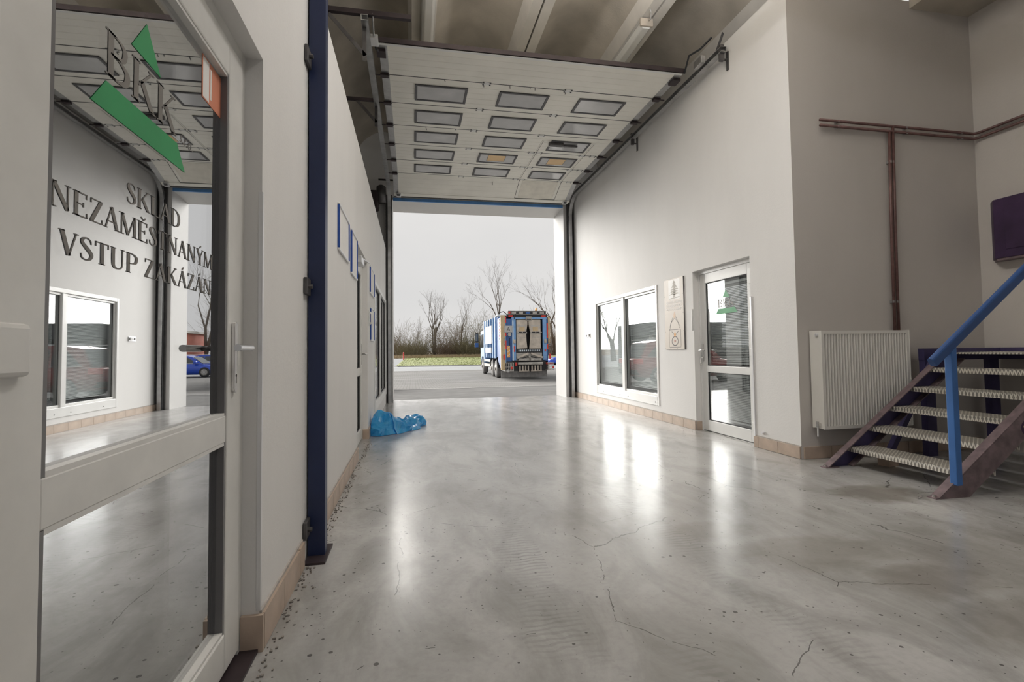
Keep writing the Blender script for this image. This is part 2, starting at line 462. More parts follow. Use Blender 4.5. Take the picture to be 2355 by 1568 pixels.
# ------------------------------------------------------------------ mesh builder
class MB:
    def __init__(self):
        self.v, self.f = [], []
    def add(self, vs, fs):
        k = len(self.v)
        self.v += [tuple(p) for p in vs]
        self.f += [tuple(i + k for i in f) for f in fs]
        return self
    def box(self, x0, x1, y0, y1, z0, z1):
        x0, x1 = min(x0, x1), max(x0, x1)
        y0, y1 = min(y0, y1), max(y0, y1)
        z0, z1 = min(z0, z1), max(z0, z1)
        return self.add([(x0, y0, z0), (x1, y0, z0), (x1, y1, z0), (x0, y1, z0), (x0, y0, z1), (x1, y0, z1), (x1, y1, z1), (x0, y1, z1)],
                        [(0, 3, 2, 1), (4, 5, 6, 7), (0, 1, 5, 4), (1, 2, 6, 5), (2, 3, 7, 6), (3, 0, 4, 7)])
    def bar(self, p, q, a, b, upv=(0, 0, 1)):
        """box beam from p to q, width a (sideways), height b (along upv)"""
        p, q = Vector(p), Vector(q)
        d = (q - p).normalized()
        s = d.cross(Vector(upv))
        if s.length < 1e-5:
            s = d.cross(Vector((1, 0, 0)))
        s.normalize()
        u = s.cross(d).normalized()
        s, u = s * a / 2, u * b / 2
        vs = [p - s - u, p + s - u, p + s + u, p - s + u, q - s - u, q + s - u, q + s + u, q - s + u]
        return self.add(vs, [(0, 1, 2, 3), (7, 6, 5, 4), (0, 4, 5, 1), (1, 5, 6, 2), (2, 6, 7, 3), (3, 7, 4, 0)])
    def tube(self, pts, rad, n=8, caps=True):
        pts = [Vector(p) for p in pts]
        rs = rad if isinstance(rad, (list, tuple)) else [rad] * len(pts)
        k = len(self.v)
        prev = None
        for i, p in enumerate(pts):
            d = (pts[min(i + 1, len(pts) - 1)] - pts[max(i - 1, 0)]).normalized()
            if prev is None:
                s = d.cross(Vector((0, 0, 1)))
                if s.length < 1e-3:
                    s = d.cross(Vector((1, 0, 0)))
            else:
                s = prev - d * prev.dot(d)
            s.normalize()
            prev = s
            u = d.cross(s)
            for j in range(n):
                a = 2 * PI * j / n
                self.v.append(tuple(p + (s * math.cos(a) + u * math.sin(a)) * rs[i]))
        for i in range(len(pts) - 1):
            for j in range(n):
                j2 = (j + 1) % n
                self.f.append((k + i * n + j, k + i * n + j2, k + (i + 1) * n + j2, k + (i + 1) * n + j))
        if caps:
            self.f.append(tuple(k + j for j in reversed(range(n))))
            self.f.append(tuple(k + (len(pts) - 1) * n + j for j in range(n)))
        return self
    def prism(self, poly, axis, a, b):
        """polygon (list of 2-D points) extruded along axis from a to b"""
        n = len(poly)
        def mk(p, t):
            if axis == 'x': return (t, p[0], p[1])
            if axis == 'y': return (p[0], t, p[1])
            return (p[0], p[1], t)
        vs = [mk(p, a) for p in poly] + [mk(p, b) for p in poly]
        fs = [tuple(range(n)), tuple(reversed(range(n, 2 * n)))]
        for i in range(n):
            j = (i + 1) % n
            fs.append((i, i + n, j + n, j))
        return self.add(vs, fs)
    def strip(self, pts, axis, a, b):
        """open polyline extruded"""
        n = len(pts)
        def mk(p, t):
            if axis == 'x': return (t, p[0], p[1])
            if axis == 'y': return (p[0], t, p[1])
            return (p[0], p[1], t)
        return self.add([mk(p, a) for p in pts] + [mk(p, b) for p in pts], [(i, i + 1, i + 1 + n, i + n) for i in range(n - 1)])
    def lathe(self, prof, c, axis='z', n=20):
        """profile [(r, h)] revolved round axis through c"""
        k = len(self.v)
        for r, h in prof:
            for j in range(n):
                a = 2 * PI * j / n
                p = (r * math.cos(a), r * math.sin(a), h)
                if axis == 'x': p = (p[2], p[0], p[1])
                elif axis == 'y': p = (p[0], p[2], p[1])
                self.v.append((p[0] + c[0], p[1] + c[1], p[2] + c[2]))
        for i in range(len(prof) - 1):
            for j in range(n):
                j2 = (j + 1) % n
                self.f.append((k + i * n + j, k + i * n + j2, k + (i + 1) * n + j2, k + (i + 1) * n + j))
        self.f.append(tuple(k + j for j in reversed(range(n))))
        self.f.append(tuple(k + (len(prof) - 1) * n + j for j in range(n)))
        return self
    def frame(self, axis, pos, dep, a0, a1, b0, b1, w):
        """rectangular picture frame lying in the plane normal to axis ('x': a=y,b=z; 'y': a=x,b=z; 'z': a=x,b=y)"""
        if not isinstance(w, (tuple, list)):
            w = (w, w, w, w)      # a0 side, a1 side, b0 side, b1 side
        def bb(p0, p1, q0, q1):
            if axis == 'x': self.box(pos, pos + dep, p0, p1, q0, q1)
            elif axis == 'y': self.box(p0, p1, pos, pos + dep, q0, q1)
            else: self.box(p0, p1, q0, q1, pos, pos + dep)
        bb(a0, a0 + w[0], b0, b1)
        bb(a1 - w[1], a1, b0, b1)
        bb(a0 + w[0], a1 - w[1], b0, b0 + w[2])
        bb(a0 + w[0], a1 - w[1], b1 - w[3], b1)
        return self
    def build(self, name, m, parent=None, smooth=False, bevel=0.0, off=None, mesh_only=False):
        me = bpy.data.meshes.new(name)
        vs = self.v
        if off is not None:
            vs = [(p[0] - off[0], p[1] - off[1], p[2] - off[2]) for p in vs]
        me.from_pydata(vs, [], self.f)
        me.materials.append(MT[m] if isinstance(m, str) else m)
        me.validate()
        me.update()
        if smooth:
            me.polygons.foreach_set('use_smooth', [True] * len(me.polygons))
        if mesh_only:
            return me
        o = bpy.data.objects.new(name, me)
        C.objects.link(o)
        if parent is not None:
            o.parent = parent
        if bevel > 0:
            bv = o.modifiers.new('bevel', 'BEVEL')
            bv.width = bevel
            bv.segments = 2
            bv.limit_method = 'ANGLE'
            bv.angle_limit = math.radians(40)
        return o

def link(name, me, parent=None, loc=(0, 0, 0), rot=(0, 0, 0)):
    o = bpy.data.objects.new(name, me)
    C.objects.link(o)
    o.location = loc
    o.rotation_euler = rot
    if parent is not None:
        o.parent = parent
    return o

def tag(o, label=None, cat=None, group=None, kind=None):
    if label: o['label'] = label
    if cat: o['category'] = cat
    if group: o['group'] = group
    if kind: o['kind'] = kind
    return o

def thing(name, label, cat, loc=(0, 0, 0), rz=0.0, group=None):
    o = bpy.data.objects.new(name, None)
    o.empty_display_size = 0.1
    C.objects.link(o)
    o.location = loc
    o.rotation_euler = (0, 0, rz)
    return tag(o, label, cat, group)

def struct(name, label, cat, loc=None):
    """Empty (loc given) for a piece of the setting that has parts"""
    o = bpy.data.objects.new(name, None)
    o.empty_display_size = 0.1
    C.objects.link(o)
    o.location = loc or (0, 0, 0)
    return tag(o, label, cat, kind='structure')

def copy_tree(o, parent=None):
    c = o.copy()
    C.objects.link(c)
    if parent is not None:
        c.parent = parent
    for ch in list(o.children):
        copy_tree(ch, c)
    return c

# ---- lettering ------------------------------------------------------------
def catmull(p, n=6):
    out = []
    q = [p[0]] + list(p) + [p[-1]]
    for i in range(1, len(q) - 2):
        for k in range(n):
            t = k / n
            out.append(tuple(0.5 * (2 * q[i][c] + (q[i + 1][c] - q[i - 1][c]) * t + (2 * q[i - 1][c] - 5 * q[i][c] + 4 * q[i + 1][c] - q[i + 2][c]) * t * t
                             + (3 * q[i][c] - q[i - 1][c] - 3 * q[i + 1][c] + q[i + 2][c]) * t ** 3) for c in range(len(q[0]))))
    out.append(tuple(p[-1]))
    return out

TK, TN = 0.15, 0.05
def glyph(ch):
    """serif capital as list of quad strips in a box of height 1; returns (strips, advance)"""
    S = []
    def st(pts):                      # pts (x, y, width)
        L, R = [], []
        for i, (x, y, wd) in enumerate(pts):
            a = pts[max(i - 1, 0)]
            b = pts[min(i + 1, len(pts) - 1)]
            dx, dy = b[0] - a[0], b[1] - a[1]
            l = math.hypot(dx, dy) or 1
            nx, ny = -dy / l, dx / l
            L.append((x + nx * wd / 2, y + ny * wd / 2))
            R.append((x - nx * wd / 2, y - ny * wd / 2))
        S.append((L, R))
    def ln(x0, y0, x1, y1, wd): st([(x0, y0, wd), (x1, y1, wd)])
    def ser(x, y, h=0.13): ln(x - h, y + (0.02 if y < 0.5 else -0.02), x + h, y + (0.02 if y < 0.5 else -0.02), 0.04)
    def vert(x, wd=TK, s=True):
        ln(x, 0, x, 1, wd)
        if s: ser(x, 0); ser(x, 1)
    base = {'Ě': 'E', 'Á': 'A', 'Ý': 'Y'}.get(ch, ch)
    if base == 'S':
        st(catmull([(.50, .74, .03), (.47, .90, .05), (.32, .975, .06), (.16, .90, .10), (.14, .74, .13), (.28, .58, .16), (.42, .44, .16), (.52, .28, .14), (.46, .10, .10), (.30, .025, .06), (.13, .09, .05), (.09, .27, .03)]))
        w_ = .62
    elif base == 'K':
        vert(.16); ln(.66, .97, .22, .40, TN); ln(.34, .58, .70, .02, TK); ser(.66, 1, .1); ser(.72, 0, .1); w_ = .84
    elif base == 'L':
        vert(.16); ln(.1, .025, .62, .025, TN); ln(.61, 0, .61, .22, .04); w_ = .68
    elif base == 'A':
        ln(.08, 0, .37, 1, TN); ln(.36, 1, .66, 0, TK); ln(.18, .33, .55, .33, .045); ser(.08, 0, .1); ser(.66, 0, .11); w_ = .78
    elif base == 'D':
        vert(.16)
        st(catmull([(.12, .975, .05), (.38, .96, .06), (.60, .80, .13), (.66, .5, .16), (.60, .20, .13), (.38, .04, .06), (.12, .025, .05)])); w_ = .80
    elif base == 'N':
        vert(.13, TN); vert(.69, TN, False); ser(.69, 1, .11); ln(.15, .98, .68, .02, TK); w_ = .86
    elif base == 'E':
        vert(.16); ln(.1, .975, .6, .975, TN); ln(.1, .025, .62, .025, TN); ln(.16, .52, .46, .52, .045); ln(.59, 1, .59, .80, .04); ln(.61, 0, .61, .22, .04); ln(.46, .42, .46, .62, .04); w_ = .70
    elif base == 'Z':
        ln(.08, .975, .6, .975, TN); ln(.06, .025, .62, .025, TN); ln(.54, .96, .12, .04, TK); ln(.09, .8, .09, 1, .04); ln(.61, 0, .61, .22, .04); w_ = .70
    elif base == 'M':
        vert(.12, TN); vert(.86, TK); ln(.15, .98, .48, .03, TK * .9); ln(.48, .03, .84, .98, TN); w_ = 1.02
    elif base == 'T':
        ln(.36, 0, .36, 1, TK); ser(.36, 0); ln(.06, .975, .66, .975, TN); ln(.075, .78, .075, 1, .04); ln(.645, .78, .645, 1, .04); w_ = .72
    elif base == 'Y':
        ln(.12, 1, .38, .45, TK); ln(.66, 1, .38, .45, TN); ln(.38, 0, .38, .5, TK); ser(.38, 0); ser(.12, 1, .1); ser(.66, 1, .09); w_ = .76
    elif base == 'V':
        ln(.12, 1, .38, 0, TK); ln(.66, 1, .39, 0, TN); ser(.12, 1, .11); ser(.66, 1, .09); w_ = .76
    elif base == 'U':
        st(catmull([(.16, 1, TK), (.16, .35, TK), (.20, .10, .12), (.38, .02, .06), (.57, .10, .05), (.62, .35, TN), (.62, 1, TN)])); ser(.16, 1); ser(.62, 1, .1); w_ = .78
    elif base == 'P':
        vert(.16); st(catmull([(.12, .975, .05), (.40, .96, .06), (.58, .85, .13), (.60, .72, .14), (.55, .56, .12), (.38, .48, .05), (.16, .475, .05)])); w_ = .70
    elif base == 'B':
        vert(.16)
        st(catmull([(.12, .975, .05), (.38, .96, .06), (.54, .86, .12), (.55, .74, .13), (.50, .60, .10), (.34, .53, .05), (.16, .525, .05)]))
        st(catmull([(.16, .525, .05), (.40, .51, .06), (.60, .40, .13), (.63, .26, .15), (.56, .10, .12), (.38, .03, .06), (.12, .025, .05)])); w_ = .74
    elif base == 'R':
        vert(.16); st(catmull([(.12, .975, .05), (.40, .96, .06), (.56, .85, .13), (.58, .74, .14), (.52, .58, .12), (.36, .5, .05), (.16, .495, .05)])); ln(.40, .5, .68, 0, TK); ser(.7, 0, .08); w_ = .78
    else:
        w_ = .35
    if ch == 'Ě': ln(.22, 1.22, .36, 1.08, .06); ln(.36, 1.08, .50, 1.22, .06)
    if ch in 'ÁÝ': ln(.34, 1.08, .48, 1.24, .07)
    return S, w_

def lettering(name, text, m, parent, org, uax, vax, height, width=None, thick=0.0006):
    """serif vinyl text; org lower-left corner, uax / vax unit axes"""
    org, uax, vax = Vector(org), Vector(uax), Vector(vax)
    nrm = uax.cross(vax)
    x = 0.0
    strips = []
    for ch in text:
        s, a = glyph(ch)
        strips += [([(p[0] + x, p[1]) for p in L], [(p[0] + x, p[1]) for p in R]) for L, R in s]
        x += a
    kx = (width / x) if width else height
    b = MB()
    for L, R in strips:
        n = len(L)
        vs = [org + uax * p[0] * kx + vax * p[1] * height for p in L] + [org + uax * p[0] * kx + vax * p[1] * height for p in R]
        vs2 = [q + nrm * thick for q in vs]
        fs = [(i, i + 1, n + i + 1, n + i) for i in range(n - 1)]
        fs2 = [tuple(2 * n + j for j in reversed(f)) for f in fs]
        b.add(vs + vs2, fs + fs2)
    return b.build(name, m, parent)

def sans(name, text, m, parent, org, uax, vax, height, width=None, extrude=0.0005):
    cu = bpy.data.curves.new(name, 'FONT')
    cu.body = text
    cu.size = 1.0
    cu.extrude = 0.0
    tmp = bpy.data.objects.new(name, cu)
    C.objects.link(tmp)
    dg = bpy.context.evaluated_depsgraph_get()
    me = bpy.data.meshes.new_from_object(tmp.evaluated_get(dg))
    bpy.data.objects.remove(tmp)
    xs = [v.co.x for v in me.vertices]
    ys = [v.co.y for v in me.vertices]
    sx0, sw = min(xs), max(xs) - min(xs)
    k = height / 0.70
    kx = width / sw if width else k
    org, uax, vax = Vector(org), Vector(uax), Vector(vax)
    nrm = uax.cross(vax)
    for v in me.vertices:
        v.co = org + uax * (v.co.x - sx0) * kx + vax * v.co.y * k + nrm * extrude
    me.materials.clear()
    me.materials.append(MT[m])
    me.name = name
    o = bpy.data.objects.new(name, me)
    C.objects.link(o)
    if parent is not None:
        o.parent = parent
    return o

# ================================================================== STRUCTURE
XR, XL = 3.66, -0.555          # inner faces of the two corridor walls
YC = 4.26                      # wall with the radiator
YF, YO = 11.15, 11.75          # inner / outer face of the gate wall
XS = 5.92                      # side wall of the hall
YB = -14.0
ZR = 5.3                       # underside of the roof ribs

fl = MB().box(-4.2, 9.0, YB - 0.4, 11.62, -0.25, 0.0).build('floor', 'floor')
tag(fl, 'grey polished concrete floor with cracks, pits and tyre marks', 'floor', kind='structure')

# right corridor wall with window and door openings (thickness 0.3)
b = MB()
x0, x1 = XR, XR + 0.25
RW = (7.08, 9.75, 0.21, 2.05)      # window opening
RD = (4.93, 6.09, 0.0, 2.09)       # door opening
b.prism([(x0, YC), (x0, RD[0]), (x1, RD[0]), (x1, YC + 0.25)], 'z', 0, 4.7)
b.box(x0, x1, RD[0], RD[1], RD[3], 4.7)
b.box(x0, x1, RD[1], RW[0], 0, 4.7)
b.box(x0, x1, RW[0], RW[1], 0, RW[2])
b.box(x0, x1, RW[0], RW[1], RW[3], 4.7)
b.box(x0, x1, RW[1], YF, 0, 4.7)
tag(b.build('wall_right', 'wall'), 'tall white plastered wall with the office window and glass door', 'wall', kind='structure')
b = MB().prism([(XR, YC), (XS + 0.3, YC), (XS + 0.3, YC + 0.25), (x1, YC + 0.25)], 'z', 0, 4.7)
tag(b.build('wall_back', 'wall_hall'), 'plastered wall behind the radiator, greyed for its shade', 'wall', kind='structure')
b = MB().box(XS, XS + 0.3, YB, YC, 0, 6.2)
tag(b.build('wall_side', 'wall_hall'), 'side wall carrying the dark violet cabinet, greyed for its shade', 'wall', kind='structure')
b = MB().box(x1, XS + 0.3, YC + 0.2, YF, 4.5, 4.7).box(XS, XS + 0.3, YC + 0.2, 6.8, 0, 4.5).box(XS, XS + 0.3, 9.3, YF, 0, 4.5).box(XS, XS + 0.3, 6.8, 9.3, 0, 1.1).box(XS, XS + 0.3, 6.8, 9.3, 2.3, 4.5)
tag(b.build('wall_office', 'office'), 'grey inner walls of the office behind the blinds', 'wall', kind='structure')
b = MB().box(5.15, XS, YB, YC, 4.62, 5.0)
tag(b.build('trim_1', 'concrete'), 'concrete ceiling beam in the upper right corner', 'beam', kind='structure')

# near left wall with the store door, far left wall (3.3 m high) with door and window
LD = (0.80, 2.03, 0.0, 2.2)
b = MB()
b.box(XL - 0.3, XL, YB, LD[0], 0, 6.0)
b.box(XL - 0.3, XL, LD[0], LD[1], LD[3], 6.0)
b.box(XL - 0.3, XL, LD[1], 2.90, 0, 6.0)
tag(b.build('wall_left', 'wall_near'), 'scuffed white wall beside the near glass door', 'wall', kind='structure')
FD = (5.33, 6.58, 0.0, 2.21)
FW = (7.70, 10.93, 0.2, 2.17)
b = MB()
b.box(XL - 0.25, XL, 2.90, FD[0], 0, 3.3)
b.box(XL - 0.25, XL, FD[0], FD[1], FD[3], 3.3)
b.box(XL - 0.25, XL, FD[1], FW[0], 0, 3.3)
b.box(XL - 0.25, XL, FW[0], FW[1], 0, FW[2])
b.box(XL - 0.25, XL, FW[0], FW[1], FW[3], 3.3)
b.box(XL - 0.25, XL, FW[1], YF, 0, 3.3)
tag(b.build('wall_left_far', 'wall'), 'lower white wall with picture frames beyond the blue post', 'wall', kind='structure')
# rooms behind the left walls
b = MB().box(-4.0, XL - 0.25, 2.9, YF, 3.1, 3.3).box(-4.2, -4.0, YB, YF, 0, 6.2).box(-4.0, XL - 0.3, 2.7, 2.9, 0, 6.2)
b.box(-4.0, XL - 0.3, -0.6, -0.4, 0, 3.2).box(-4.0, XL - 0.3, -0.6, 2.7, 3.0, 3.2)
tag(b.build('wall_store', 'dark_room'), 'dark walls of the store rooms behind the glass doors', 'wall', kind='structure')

# gate wall
OX0, OX1 = -0.42, 3.45
b = MB()
b.prism([(-4.2, YF), (OX0, YF), (OX0, YO), (-4.2, YO)], 'z', 0, 6.3)
b.prism([(OX1, YF), (XS + 0.3, YF), (XS + 0.3, YO), (3.39, YO)], 'z', 0, 6.3)
b.prism([(YF, 4.39), (YF, 6.3), (YO, 6.3), (YO, 4.28)], 'x', OX0, OX1)
tag(b.build('wall_gate', 'wall'), 'white gate wall around the tall vehicle opening', 'wall', kind='structure')
# hall end wall; its unseen opening is added to let daylight in
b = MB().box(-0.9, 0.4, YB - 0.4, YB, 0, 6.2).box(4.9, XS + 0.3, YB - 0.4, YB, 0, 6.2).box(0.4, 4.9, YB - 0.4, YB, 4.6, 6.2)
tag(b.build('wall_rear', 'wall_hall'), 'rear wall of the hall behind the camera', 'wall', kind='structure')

# roof: precast trough panels, edge ribs in pairs
roof = struct('ceiling', 'brownish concrete trough roof with paired white ribs', 'ceiling')
PW = 1.44
c0 = 0.145 - PW * 3
for k in range(7):
    xa, xb = c0 + k * PW, c0 + (k + 1) * PW
    xm = (xa + xb) / 2
    g = 0.012
    rw = 0.135
    up_pts = []
    for i in range(13):
        a = i / 12
        xx = xa + rw + 0.05 + (PW - 2 * rw - 0.10) * a
        zz = ZR + 0.22 + 0.36 * math.sin(PI * a) ** 0.8
        up_pts.append((xx, zz))
    shell = MB().strip(up_pts, 'y', YB, YF)
    top = [(p[0], ZR + 0.75) for p in up_pts]
    shell.strip(top, 'y', YB, YF)
    p = shell.build('ceiling_panel', 'concrete', roof, smooth=True)
    for (q0, q1, s) in ((xa + g, xa + rw, 1), (xb - rw, xb - g, -1)):
        rr = MB()
        inner = q1 if s == 1 else q0
        outer = q0 if s == 1 else q1
        rr.prism([(outer, ZR), (inner, ZR), (inner + 0.052 * s, ZR + 0.23), (inner + 0.052 * s, ZR + 0.8), (outer, ZR + 0.8)], 'y', YB, YF)
        rr.build('rib', 'rib', p)
b = MB().box(-4.2, XS + 0.3, YB - 0.4, YO, 6.12, 6.3)
tag(b.build('roof_slab', 'concrete'), 'roof slab over the concrete troughs', 'roof', kind='structure')

# skirting tiles: every tile a part
def skirting(name, label, xface, sgn, runs, h=0.115, ln=0.30):
    root = struct(name, label, 'baseboard')
    me = {}
    for (ya, yb) in runs:
        y = ya
        back = MB().box(xface, xface + sgn * 0.008, ya, yb, 0, h + 0.012)
        back.build('mortar_bed', 'grout', root)
        while y < yb - 0.02:
            L = min(ln, yb - y)
            key = round(L, 3)
            if key not in me:
                me[key] = MB().box(0, sgn * 0.018, 0.003, L - 0.003, 0.002, h).build('tile', 'tile', mesh_only=True)
            link('tile', me[key], root, (xface, y, rnd.uniform(-.001, .001)))
            y += ln
skirting('baseboard_right', 'beige tile skirting along the right wall', XR, -1, [(RD[1], YF), (YC, RD[0])])
skirting('baseboard_left', 'beige tile skirting along the near left wall', XL, 1, [(LD[1], 2.74)], 0.13)
skirting('baseboard_left_far', 'beige tile skirting along the far left wall', XL, 1, [(3.06, FD[0]), (FD[1], FW[0])], 0.12)
root = struct('baseboard_back', 'dark tile skirting under the radiator', 'baseboard')
tm = MB().box(0.003, 0.297, -0.018, 0, 0.002, 0.115).build('tile', 'tile', mesh_only=True)
for k in range(7):
    link('tile', tm, root, (XR + 0.02 + k * 0.3, YC, 0))
# short tile returns in the door reveals
root = struct('baseboard_reveal', 'beige tile pieces in the door reveals', 'baseboard')
link('tile', MB().box(XR, XR + 0.11, -0.016, 0, 0, 0.115).build('tile', 'tile', mesh_only=True), root, (0, RD[1], 0))
link('tile', MB().box(XL - 0.06, XL + .016, -0.016, 0, 0, 0.13).build('tile', 'tile', mesh_only=True), root, (0, LD[1], 0))
link('tile', MB().box(XL - 0.06, XL + .016, -0.016, 0, 0, 0.12).build('tile', 'tile', mesh_only=True), root, (0, FD[1], 0))

# grit along the foot of the left wall
b = MB()
for k in range(420):
    y = rnd.uniform(1.6, 6.4)
    x = XL + 0.02 + abs(rnd.gauss(0, 0.022))
    s = rnd.uniform(0.003, 0.009)
    b.box(x, x + s, y, y + s * rnd.uniform(.8, 1.6), 0, s * .7)
tag(b.build('floor_grit', 'gravel'), 'crumbs of grit along the foot of the left wall', 'grit', kind='stuff')
tag(MB().box(XL - 0.3, XL, LD[0], LD[1], 0.0, 0.012).build('trim_2', 'brownsteel'), 'dark threshold strip under the near glass door', 'threshold', kind='structure')

# ================================================================== WINDOWS AND DOORS
# ---- right office window
W = struct('window_1', 'white two-pane office window reflecting parked cars', 'window')
y0, y1, z0, z1 = RW
MB().frame('x', XR - 0.012, 0.09, y0, y1, z0, z1, (0.055, 0.055, 0.14, 0.06)).build('window_frame', 'upvc', W, bevel=0.006)
MB().frame('x', XR + 0.015, 0.05, y0 + 0.055, y1 - 0.055, z0 + 0.14, z1 - 0.06, 0.035).build('sash', 'upvc', W, bevel=0.004)
ym = 8.395
MB().box(XR - 0.004, XR + 0.07, ym - 0.055, ym + 0.055, z0 + 0.14, z1 - 0.06).build('mullion', 'upvc', W, bevel=0.006)
for (a, c) in ((y0 + 0.09, ym - 0.055), (ym + 0.055, y1 - 0.09)):
    MB().box(XR + 0.045, XR + 0.053, a, c, z0 + 0.17, z1 - 0.09).build('pane', 'win_glass', W)
    MB().frame('x', XR + 0.035, 0.012, a, c, z0 + 0.17, z1 - 0.09, 0.008).build('gasket', 'rubber', W)
sc = MB().lathe([(0.009, 0), (0.009, -0.004), (0.004, -0.006)], (0, 0, 0), 'x', 10).build('screw', 'darksteel', mesh_only=True)
for yy in (7.2, 8.2, 8.55, 9.35):
    link('screw', sc, W, (XR - 0.012, yy, z0 + 0.05))

def blind(label, xp, ya, yb, za, zb, pitch=0.019, tilt=1.0):
    t = thing('venetian_blind', label, 'blind', (xp, (ya + yb) / 2, zb))
    off = (xp, (ya + yb) / 2, zb)
    MB().box(xp - .015, xp + .015, ya, yb, zb - .03, zb).build('head_rail', 'blind', t, off=off)
    s = MB()
    z = zb - 0.045
    dx, dz = 0.0088 * math.cos(tilt), 0.0088 * math.sin(tilt)
    while z > za + 0.03:
        s.add([(xp - dx, ya, z - dz), (xp + dx, ya, z + dz), (xp + dx, yb, z + dz), (xp - dx, yb, z - dz)], [(0, 1, 2, 3)])
        z -= pitch
    tag(s.build('slats', 'blind', t, off=off), kind='stuff')
    for yy in (ya + 0.1, yb - 0.1):
        MB().box(xp - .012, xp - .011, yy - .002, yy + .002, za, zb).build('ladder_cord', 'blind', t, off=off)
    MB().box(xp - .012, xp + .012, ya, yb, za, za + .015).build('bottom_rail', 'blind', t, off=off)
blind('grey venetian blind behind the far pane of the office window', XR + 0.11, ym + 0.08, y1 - 0.1, z0 + 0.22, z1 - 0.1)
blind('grey venetian blind behind the near pane of the office window', XR + 0.11, y0 + 0.1, ym - 0.08, z0 + 0.22, z1 - 0.1)

def logo(parent, org, uax, vax, k=1.0):
    """green triangle and trapezoid with the firm's initials between them"""
    org, uax, vax = Vector(org), Vector(uax), Vector(vax)
    n = uax.cross(vax) * 0.0006
    def poly(pts):
        q = [org + uax * p[0] * k + vax * p[1] * k for p in pts]
        b = MB()
        m_ = len(q)
        b.add(q + [p + n for p in q], [tuple(range(m_)), tuple(reversed(range(m_, 2 * m_)))])
        return b
    poly([(.147, .203), (.286, .197), (.213, .293)]).build('logo_triangle', 'green', parent)
    poly([(0, 0), (.431, 0), (.381, .065), (.051, .065)]).build('logo_base', 'green', parent)
    lettering('logo_letters', 'BKK', 'letter', parent, org + uax * .045 * k + vax * .082 * k, uax, vax, 0.10 * k, 0.335 * k)
    sans('logo_suffix', 's.r.o.', 'letter', parent, org + uax * .40 * k + vax * .078 * k, uax, vax, 0.030 * k)

# ---- right glass door
D = struct('door_1', 'white glazed office door with green emblem and blinds', 'door')
y0, y1, z0, z1 = RD
fx = XR + 0.075
MB().frame('x', fx, 0.08, y0, y1, z0, z1, (0.06, 0.03, 0.0001, 0.045)).build('door_frame', 'upvc', D, bevel=0.005)
leaf = MB().frame('x', fx + 0.012, 0.06, y0 + 0.06, y1 - 0.03, 0.012, z1 - 0.045, (0.115, 0.115, 0.135, 0.125))
leaf.box(fx + 0.014, fx + 0.07, y0 + 0.17, y1 - 0.14, 0.765, 0.85)
leaf = leaf.build('door_leaf', 'upvc', D, bevel=0.005)
ga, gb = y0 + 0.175, y1 - 0.145
for (c, d, nm) in ((0.147, 0.765, 'lower'), (0.85, z1 - 0.17, 'upper')):
    MB().box(fx + 0.034, fx + 0.042, ga, gb, c, d).build('pane', 'win_glass', leaf)
    MB().frame('x', fx + 0.026, 0.010, ga, gb, c, d, 0.009).build('gasket', 'rubber', leaf)
pn = [o for o in leaf.children if o.name.startswith('pane')][-1]
logo(D, (fx + 0.033, 5.75, 1.50), (0, -1, 0), (0, 0, 1), 1.0)
h = MB().box(fx - 0.004, fx + 0.012, 6.0, 6.03, 0.90, 1.13).build('handle_plate', 'steel', D, bevel=0.006)
MB().tube([(fx, 6.015, 1.05), (fx - 0.045, 6.015, 1.05), (fx - 0.05, 6.02, 1.05), (fx - 0.05, 6.11, 1.045)][0:3] + [(fx - 0.05, 5.90, 1.05)], 0.009, 10).build('door_handle', 'steel', D, smooth=True)
MB().lathe([(0.012, 0.0), (0.012, -0.02), (0.006, -0.022)], (fx - 0.004, 6.015, 0.945), 'x', 12).build('lock_cylinder', 'steel', D)
k_ = MB().box(fx - 0.035, fx - 0.028, 6.008, 6.022, 0.885, 0.94)
k_.tube([(fx - 0.0315, 6.015 + 0.014 * math.cos(a), 0.865 + 0.016 * math.sin(a)) for a in np.linspace(0, 2 * PI, 13)], 0.003, 5)
k_.build('key_ring', 'steel', D)
for zz in (1.84, 1.02, 0.20):
    MB().box(fx - 0.016, fx + 0.016, y0 + 0.075, y0 + 0.135, zz - 0.045, zz + 0.045).build('hinge', 'upvc', D, bevel=0.004)
blind('grey venetian blind in the upper pane of the office door', fx + 0.085, ga + 0.02, gb - 0.02, 0.88, z1 - 0.2, tilt=0.9)
blind('grey venetian blind in the lower pane of the office door', fx + 0.085, ga + 0.02, gb - 0.02, 0.17, 0.75, tilt=0.7)
tag(MB().box(XR - 0.012, XR + 0.004, y0 - 0.022, y0 + 0.004, 0.11, 1.64).build('corner_guard', 'silver', bevel=0.003),
    'brownish corner guard strip beside the office door hinges', 'corner guard')
tg = MB().lathe([(0.02, 0), (0.02, -0.004), (0.012, -0.02), (0.012, -0.024)], (XR, 4.785, 0.17), 'x', 14)
tag(tg.build('door_stop', 'silver'), 'small round door stop low on the right wall', 'door stop')
tm = MB()
tm.prism([(6.098, 1.31), (6.112, 1.33), (6.112, 1.58), (6.098, 1.60), (6.093, 1.58), (6.093, 1.33)], 'x', XR - 0.022, XR)
tag(tm.build('entry_phone', 'upvc', bevel=0.004), 'narrow white entry handset left of the office door', 'handset')

# light switch
t = thing('light_switch', 'grey double light switch beside the office window', 'switch', (XR, 10.19, 1.37))
MB().box(-0.012, 0, -0.13, 0.11, -0.042, 0.042).build('plate', 'silver', t, bevel=0.003)
MB().box(-0.030, -0.012, -0.11, -0.03, -0.03, 0.03).build('rocker', 'lamp_grey', t, bevel=0.004)
MB().lathe([(0.022, -0.012), (0.02, -0.02)], (0, 0.06, 0), 'x', 14).build('socket_hole', 'darksteel', t)

